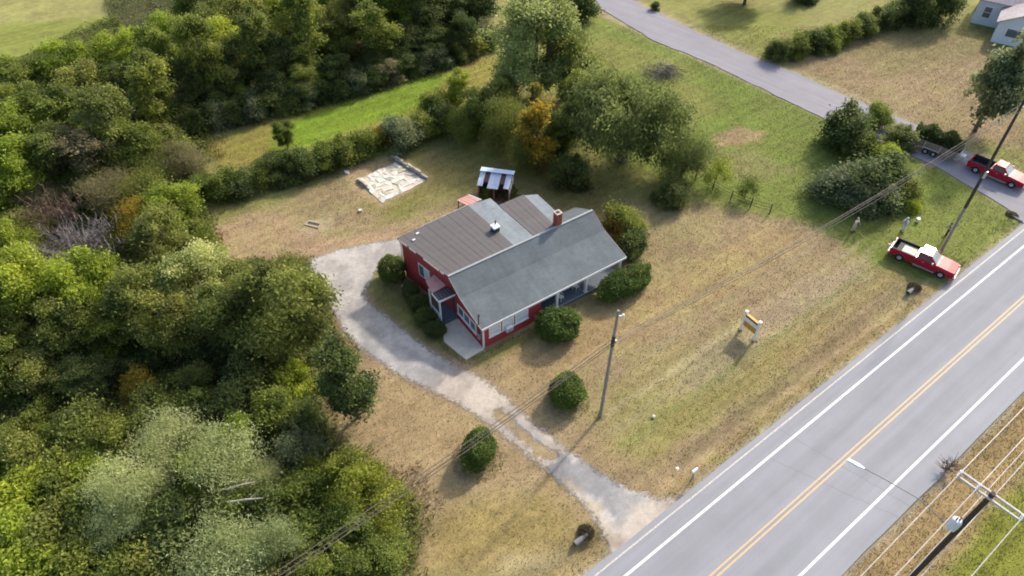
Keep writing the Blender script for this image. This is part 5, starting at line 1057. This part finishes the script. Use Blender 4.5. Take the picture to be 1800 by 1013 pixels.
# hedgerow along the mown strip
zone([(352, 325, 60, 'green', S()), (390, 322, 70, 'green', S()), (425, 322, 62, 'dark', S()), (462, 306, 60, 'green', S()), (497, 292, 72, 'dark', S(), 1.15), (535, 288, 66, 'dark', S(), 1.1), (572, 275, 62, 'green', S(), 1.1), (606, 262, 64, 'green', S(), 1.1), (640, 250, 66, 'green', S(), 1.1), (668, 240, 46, 'orange', S()), (705, 235, 72, 'bluegreen', S(), 1.1), (745, 222, 60, 'green', S(), 1.1), (780, 205, 70, 'dark', S(), 1.3), (765, 180, 56, 'green', S(), 1.3)],
     'in the hedgerow by the mown strip', 'hedgerow shrubs along the mown strip', 'hedgerow_shrub', 'shrub', .85)
tree(499, 232, 42, 'green', 'tall0', 'slim sapling rising from the hedgerow by the mown strip', None, 'sapling', hs=.75)
zone([(800, 152, 58, 'yellow', T(), .75), (840, 190, 84, 'green', B(), .8), (890, 215, 100, 'olive', W_()), (825, 220, 80, 'green', W_()), (878, 168, 76, 'olive', B(), .85), (1020, 175, 90, 'green', B()), (990, 225, 80, 'green', T(), .8)],
     'in the group behind the tin shed', 'trees grouped behind the tin shed', 'broadleaf_tree', 'tree')
tree(942, 75, 172, 'straw', 'bigpale', 'tall pale green tree rising at the end of the back wood', None, 'tall_tree')
tree(1000, 105, 110, 'olive', 'broad2', 'olive tree at the right foot of the tall pale tree', None, 'broadleaf_tree')
tree(946, 212, 92, 'orange', 'slim', 'tall orange autumn tree behind the tin shed', None, 'autumn_tree')
tree(925, 265, 70, 'olive', 'wispy0', 'small olive tree at the foot of the orange autumn tree', None, 'broadleaf_tree')
tree(1105, 186, 225, 'sage', 'willow', 'wide spreading drooping tree with thick trunk behind the house', None, 'spreading_tree')
tree(1205, 265, 105, 'sage', 'wispy1', 'feathery blue-green tree right of the wide spreading tree', None, 'feathery_tree')
tree(1000, 302, 75, 'dark', 'shrub0', 'dark round shrub on the shady lawn behind the chimney', None, 'shrub', 'shrub')
tree(1182, 338, 74, 'dark', 'shrub1', 'dark low shrub below the feathery blue-green tree', None, 'shrub', 'shrub', .8)
tree(1098, 392, 76, 'green', 'shrub0', 'full green bush against the right gable of the farmhouse', None, 'bush', 'shrub', 1.1)
tree(1108, 428, 62, 'dark', 'shrub0', 'dark shrub under the full green bush at the right gable', None, 'bush', 'shrub', 1.0)
tree(1315, 328, 46, 'green', 'sparse', 'thin sapling by the last wire fence post', None, 'sapling')
tree(1262, 300, 60, 'yellow', 'sparse', 'thin yellow-green sapling above the wire fence', None, 'sapling')
tree(898, 340, 34, 'dark', 'shrub1', 'small dark shrub at the right end of the tin shed', None, 'shrub', 'shrub')
tree(858, 338, 34, 'green', 'shrub2', 'small green shrub in front of the tin shed', None, 'shrub', 'shrub')
# clipped bushes
def clip(px, py, w, key, label, rz=None, hs=1.0, group='clipped bushes'): return tree(px, py, w, 'clip', key, label, group, 'clipped_bush', 'bush', hs, rz)
clip(840, 789, 70, 'ball0', 'round clipped bush left of the driveway near the front')
clip(997, 686, 66, 'ball1', 'round clipped bush between driveway and bare pole')
clip(982, 570, 76, 'ball0', 'round clipped bush in front of the porch red wall', hs=.85)
clip(1099, 495, 106, 'oblong', 'long clipped bush at the right end of the front porch', rz=HA + R(5))
clip(690, 472, 52, 'ball1', 'clipped bush at the rear left corner of the farmhouse', hs=1.15)
zone([(722, 510, 34, 'dark', 'ball0'), (738, 532, 36, 'dark', 'ball1'), (747, 556, 36, 'dark', 'ball0'), (765, 578, 34, 'dark', 'ball1')], 'along the side wall of the farmhouse', 'dark shrubs along the side wall', 'side_shrub', 'shrub')
# bush group by the junction
zone([(1496, 226, 112, 'dark', S(), .9), (1546, 204, 56, 'green', S(), .9), (1582, 240, 58, 'sage', S(), .9), (1560, 270, 48, 'yellow', S(), .9), (1484, 322, 96, 'bluegreen', S(), .85), (1545, 314, 116, 'sage', S(), .9), (1592, 334, 66, 'green', S(), .9), (1602, 360, 36, 'yellow', S(), .9), (1532, 345, 84, 'bluegreen', S(), .8), (1462, 335, 50, 'sage', S(), .9)],
     'in the group by the side road junction', 'bushes by the side road junction', 'roadside_bush', 'bush')
# hedge and trees across the side road
zone([(1372, 86, 48, 'dark', S()), (1402, 78, 50, 'green', S()), (1432, 72, 50, 'dark', S()), (1460, 64, 52, 'green', S()), (1490, 54, 50, 'green', S()), (1520, 44, 50, 'dark', S()), (1550, 32, 50, 'dark', S()), (1580, 20, 54, 'dark', S()), (1615, 8, 70, 'dark', S(), 1.3), (1660, -2, 70, 'dark', S(), 1.5)],
     'in the hedge beside the white house', 'hedge shrubs beside the white house', 'hedge_shrub', 'shrub')
tree(1775, 118, 112, 'bluegreen', 'cone1', 'dark tree with bare trunk at the right edge near the white house', None, 'upright_tree', hs=1.15)
tree(1320, -42, 90, 'dark', 'broad2', 'tree reaching into the top edge right of the side road', None, 'broadleaf_tree', hs=.8)
tree(1418, -18, 50, 'dark', 'shrub1', 'small shrub at the top edge above the hedge', None, 'shrub', 'shrub')
tree(1152, 10, 18, 'dark', 'shrub0', 'tiny shrub at the far verge of the side road', None, 'shrub', 'shrub')
tree(1024, 4, 60, 'dark', 'shrub2', 'dark bush at the top edge left of the side road', None, 'bush', 'shrub', 1.2)
# bare twiggy plants
def twigs(name, px, py, w, h, n, mat, label, cat, seed, lie=False):
    p = G(px, py); t = empty(name, (p[0], p[1], 0), 0, label, cat); rs = random.Random(seed); mb = MB()
    for i in range(n):
        an = rs.uniform(0, 6.28); r = w * rs.uniform(.2, 1); z0 = rs.uniform(0, .3)
        if lie:
            x, y = rs.gauss(0, w * .4), rs.gauss(0, w * .3); a2 = rs.uniform(0, 6.28); l_ = rs.uniform(.6, 1.8); z = rs.uniform(.05, h) * math.exp(-(x * x + y * y) / (w * w))
            mb.tube([(x, y, z), (x + math.cos(a2) * l_, y + math.sin(a2) * l_, z + rs.uniform(-.1, .3))], [.035, .012], 4); continue
        e = (math.cos(an) * r, math.sin(an) * r, h * rs.uniform(.5, 1)); m_ = (e[0] * .4, e[1] * .4, e[2] * .6)
        mb.tube([(0, 0, z0), m_, e], [.06, .035, .01], 4)
        for k in range(5):
            f = rs.uniform(.4, 1); b = Vector(m_).lerp(Vector(e), f); mb.tube([b, b + Vector((rs.uniform(-.6, .6), rs.uniform(-.6, .6), rs.uniform(.1, .7)))], [.026, .01], 3)
    mb.build('branches', mat, t); return t
twigm = simple('grey_twigs', (.19, .165, .16), rough=.9, var=.2); twigd = simple('brown_twigs', (.15, .10, .07), rough=.9, var=.2)
twigs('bare_tree', 165, 480, 4.2, 5.5, 170, twigm, 'bare grey-purple twiggy tree in the upper left wood', 'tree', 5)
twigs('bare_tree', 120, 420, 3.0, 5.0, 90, twigd, 'bare brown tree just above the grey twiggy one in the wood', 'tree', 6)
twigs('brush_heap', 1165, 132, 3.0, 1.3, 260, twigm, 'heap of grey cut branches on the lawn beyond the spreading tree', 'brush heap', 7, True)
twigs('dead_weed', 1662, 828, .6, .7, 14, twigd, 'dead brown weed at the far road edge beside the crossarm', 'weed', 8)
twigs('bare_shrub', 1200, 305, 1.6, 2.4, 40, twigd, 'bare brown shrub between dark low shrub and feathery tree', 'shrub', 9)
for px, py, ang, ln, nm in ((425, 853, 12, 1.8, 'upper of two pale dead limbs sticking out of the lower left thicket'), (432, 879, 4, 2.2, 'lower of two pale dead limbs sticking out of the lower left thicket')):
    p = G(px, py, 3.4); lg = empty('dead_limb', (p[0], p[1], 0), R(ang), nm, 'dead limb', 'pale dead limbs')
    MB().tube([(-ln * .5 - 1.4, -.3, -.1), (-ln * .5 - .8, -.1, 1.8), (-ln * .5, 0, 3.25), (0, 0, 3.45), (ln / 2, .05, 3.4)], [.13, .1, .08, .07, .035], 8).build('stem', simple('bleached_wood', (.33, .30, .25), var=.3), lg)
    MB().tube([(ln * .1, 0, 3.42), (ln * .3, .45, 3.55)], [.04, .015], 6).build('side_branch', pale_bark, lg)
# load of cut brush on the trailer
rs = np.random.RandomState(3); n = 5600
pp = np.stack([rs.uniform(-3.1, 2.0, n), rs.uniform(-.3, 1.2, n), np.zeros(n)], 1); pp[:, 2] = .75 + rs.uniform(0, 1, n) ** .6 * (1.75 - .3 * np.abs(pp[:, 1] - .5)) * (1 + .2 * np.sin(pp[:, 0] * 3))
ld = empty('brush_load', TRAILER.location, TRAILER.rotation_euler.z, 'pile of dark green cut brush heaped on the trailer', 'brush load')
place(leaf_mesh('load_leaves', leaves(rs, pp, .13, None, 1, .5), rs.uniform(0, 1, n)), 'cut_leaves', ld, LM['dark'])
mb = MB(); r2 = random.Random(9)
for i in range(40):
    x, y, z = r2.uniform(-2.9, 1.2), r2.uniform(-.7, .9), r2.uniform(.72, 1.3); a = r2.uniform(-.5, .5); mb.tube([(x, y, z), (x + math.cos(a) * 1.2, y + math.sin(a) * .6, z + .1)], [.03, .012], 4)
mb.build('cut_branches', twigd, ld)

# ------------------------------------------------------------------ ground cover nobody could count
rs = np.random.RandomState(12)
def scatter(poly, n):
    p = np.array(poly); lo, hi = p.min(0), p.max(0); lo = np.maximum(lo, [-75, 16]); hi = np.minimum(hi, [75, 118]); q = rs.uniform(lo, hi, (n, 2)); return q[sd_poly(q[:, 0], q[:, 1], poly) < .4]
def cover(name, polys, n, hmax, size, mat, label, thresh=-.5, seed=0):
    q = np.concatenate([scatter(p, n) for p in polys]); nz = N2(q[:, 0] + seed, q[:, 1], 3.0, 3); q = q[nz > thresh]; nz = nz[nz > thresh]
    z = np.clip((.35 + nz * 1.6), .1, 1) * hmax * rs.uniform(.15, 1, len(q)); c = np.stack([q[:, 0], q[:, 1], z], 1)
    up = np.tile(np.array([0, 0, 1.0]), (len(q), 1)); me = leaf_mesh(name, leaves(rs, c, size, up, .6, .5), np.clip(.5 + nz + rs.normal(size=len(q)) * .2, 0, 1)); me.materials[0] = mat
    o = bpy.data.objects.new(name, me); col.objects.link(o); tag(o, label, 'undergrowth', kind='stuff'); return o
cover('undergrowth', [WOOD_L], 200000, 1.5, .15, LM['green'], 'leafy green undergrowth covering the floor of the left wood')
cover('undergrowth', [WOOD_L], 90000, 1.5, .14, LM['olive'], 'olive patches of brambles among the left wood undergrowth', .05, 40)
cover('undergrowth', [WOOD_B], 50000, 1.2, .16, LM['dark'], 'dark undergrowth beneath the back wood')
# grass blades coloured like the turf they grow from
def grass(name, n, hgt, width, region, label, dens=None, tint=1.0):
    q = rs.uniform([-62, 17], [72, 100], (n, 2)); keep = region(q[:, 0], q[:, 1])
    q = q[keep]; x, y = q[:, 0], q[:, 1]
    ok = (sd_poly(x, y, DRIVE) > -.1) & (sd_poly(x, y, SIDE_ROAD) > .15) & (sd_poly(x, y, HOUSE_FOOT) > .1) & (sd_poly(x, y, fc) > .2)
    t = x * RN[0] + y * RN[1]; ok &= (t > 12.12) | (t < 1.8); q = q[ok]; x, y = q[:, 0], q[:, 1]; m = len(q)
    c = ground_colour(x, y) * rs.uniform(.78, 1.28, m)[:, None] * tint; z = ground_z(x, y); a = rs.uniform(0, 6.283, m); h = hgt * rs.uniform(.5, 1.4, m); wd = width * rs.uniform(.6, 1.4, m)
    lean = h * rs.uniform(.2, 1.1, m); la = rs.uniform(0, 6.283, m)
    base = np.stack([x, y, z - .01], 1); dv = np.stack([np.cos(a) * wd, np.sin(a) * wd, 0 * a], 1); tip = base + np.stack([np.cos(la) * lean, np.sin(la) * lean, h], 1)
    v = np.stack([base - dv, base + dv, tip], 1).reshape(-1, 3); me = np_mesh(name, v, np.arange(3 * m).reshape(-1, 3)); add_col(me, c, 'FACE'); me.materials.append(GRASS_M)
    o = bpy.data.objects.new(name, me); col.objects.link(o); tag(o, label, 'grass', kind='stuff'); return o
GRASS_M = attr_mat('grass_blades', noise=(3.0,), bump=0, rough=.8)
HOUSE_FOOT = [hw(-1.6, 4.2), hw(-2.3, 2.5), hw(-1.8, -.2), hw(15.4, 0), hw(15.4, 7.4), hw(12.6, 10), hw(8.6, 12), hw(-1.1, 12)]
nwl = lambda x, y: (sd_poly(x, y, WOOD_L) > -.3) & (sd_poly(x, y, WOOD_B) > -.3)
grass('lawn_grass', 520000, .085, .03, nwl, 'short dry and green grass of the lawns')
k = 2600; q = rs.uniform([-40, 20], [60, 90], (k, 2)); q = q[nwl(q[:, 0], q[:, 1])]; tq = q @ RN
q = q[((tq > 12.3) | (tq < 1.5)) & (sd_poly(q[:, 0], q[:, 1], DRIVE) > .1) & (sd_poly(q[:, 0], q[:, 1], HOUSE_FOOT) > .2) & (sd_poly(q[:, 0], q[:, 1], SIDE_ROAD) > .2) & (N3(q[:, 0], q[:, 1], 5, 3) > -.05)]
c = np.repeat(q, 9, 0) + rs.normal(size=(len(q) * 9, 2)) * .11; c = np.concatenate([c, rs.uniform(.02, .11, (len(c), 1))], 1)
me = leaf_mesh('weed_rosettes', leaves(rs, c, .055, np.tile([0, 0, 1.0], (len(c), 1)), .5, .4), np.repeat(rs.rand(len(q)), 9)); me.materials[0] = LM['olive']; o = bpy.data.objects.new('lawn_weeds', me); col.objects.link(o); tag(o, 'low green weed rosettes scattered through the lawns', 'weeds', kind='stuff')
def verge(x, y):
    t = x * RN[0] + y * RN[1]; nn = N3(x, y, 2.0, 3); return ((np.abs(t - 12.9) < .8) & (nn > .02)) | ((t < 1.9) & (t > -4) & (nn > -.2))
grass('verge_grass', 420000, .14, .028, verge, 'tall rank grass on the road verges and ditch', tint=1.4)
def wedge(x, y):
    d = sd_poly(x, y, WOOD_L); d2 = sd_poly(x, y, WOOD_B); nn = N3(x, y, 2.0, 3); return (((d > -1) & (d < 1.4 + nn * 5)) | ((d2 > -1) & (d2 < .8 + nn * 3)))
grass('edge_grass', 420000, .35, .035, wedge, 'rank weeds and tall grass along the wood edges', tint=1.1)
def rim(x, y):
    d = sd_poly(x, y, HOUSE_FOOT); k = (d > .02) & (d < .45)
    for px, py, r_ in ((1055, 731, .5), (1652, 446, .5), (1302, 579, .35), (1325, 598, .35), (840, 808, 1.9), (997, 705, 1.8), (1216, 842, .4)):
        p = G(px, py); k |= np.hypot(x - p[0], y - p[1]) < r_
    return k
grass('rim_grass', 900000, .2, .025, rim, 'longer grass left standing round poles, bushes and walls', tint=np.array([.85, 1.0, .75]))
def cul(x, y):
    k = np.zeros(x.shape, bool)
    for px, py, r_ in ((1030, 938, 1.0), (1608, 507, 1.1), (1781, 378, .9)):
        p = G(px, py); k |= np.hypot(x - p[0], y - p[1]) < r_ * (1 + N3(x, y, .8, 2))
    return k
q = []
for px, py, r_ in ((1030, 936, .6), (1608, 505, .6), (1779, 378, .6)):
    p = G(px, py); k = 900; a = rs.uniform(0, 6.28, k); r = np.sqrt(rs.uniform(0, 1, k)) * r_; q.append(np.stack([p[0] + np.cos(a) * r, p[1] + np.sin(a) * r, rs.uniform(.0, .2, k) * (1.2 - r / r_)], 1))
for i, (c, nm) in enumerate(zip(q, ('left of the driveway mouth', 'below the parked pickup', 'at the side road corner'))):
    me = leaf_mesh('weed_leaves', leaves(rs, c, .08, None, 1, .35), rs.uniform(0, 1, len(c))); me.materials[0] = LM['tuft']; o = bpy.data.objects.new('weed_clump', me); col.objects.link(o); tag(o, 'dark dead weed tuft round the culvert pipe ' + nm, 'weeds')
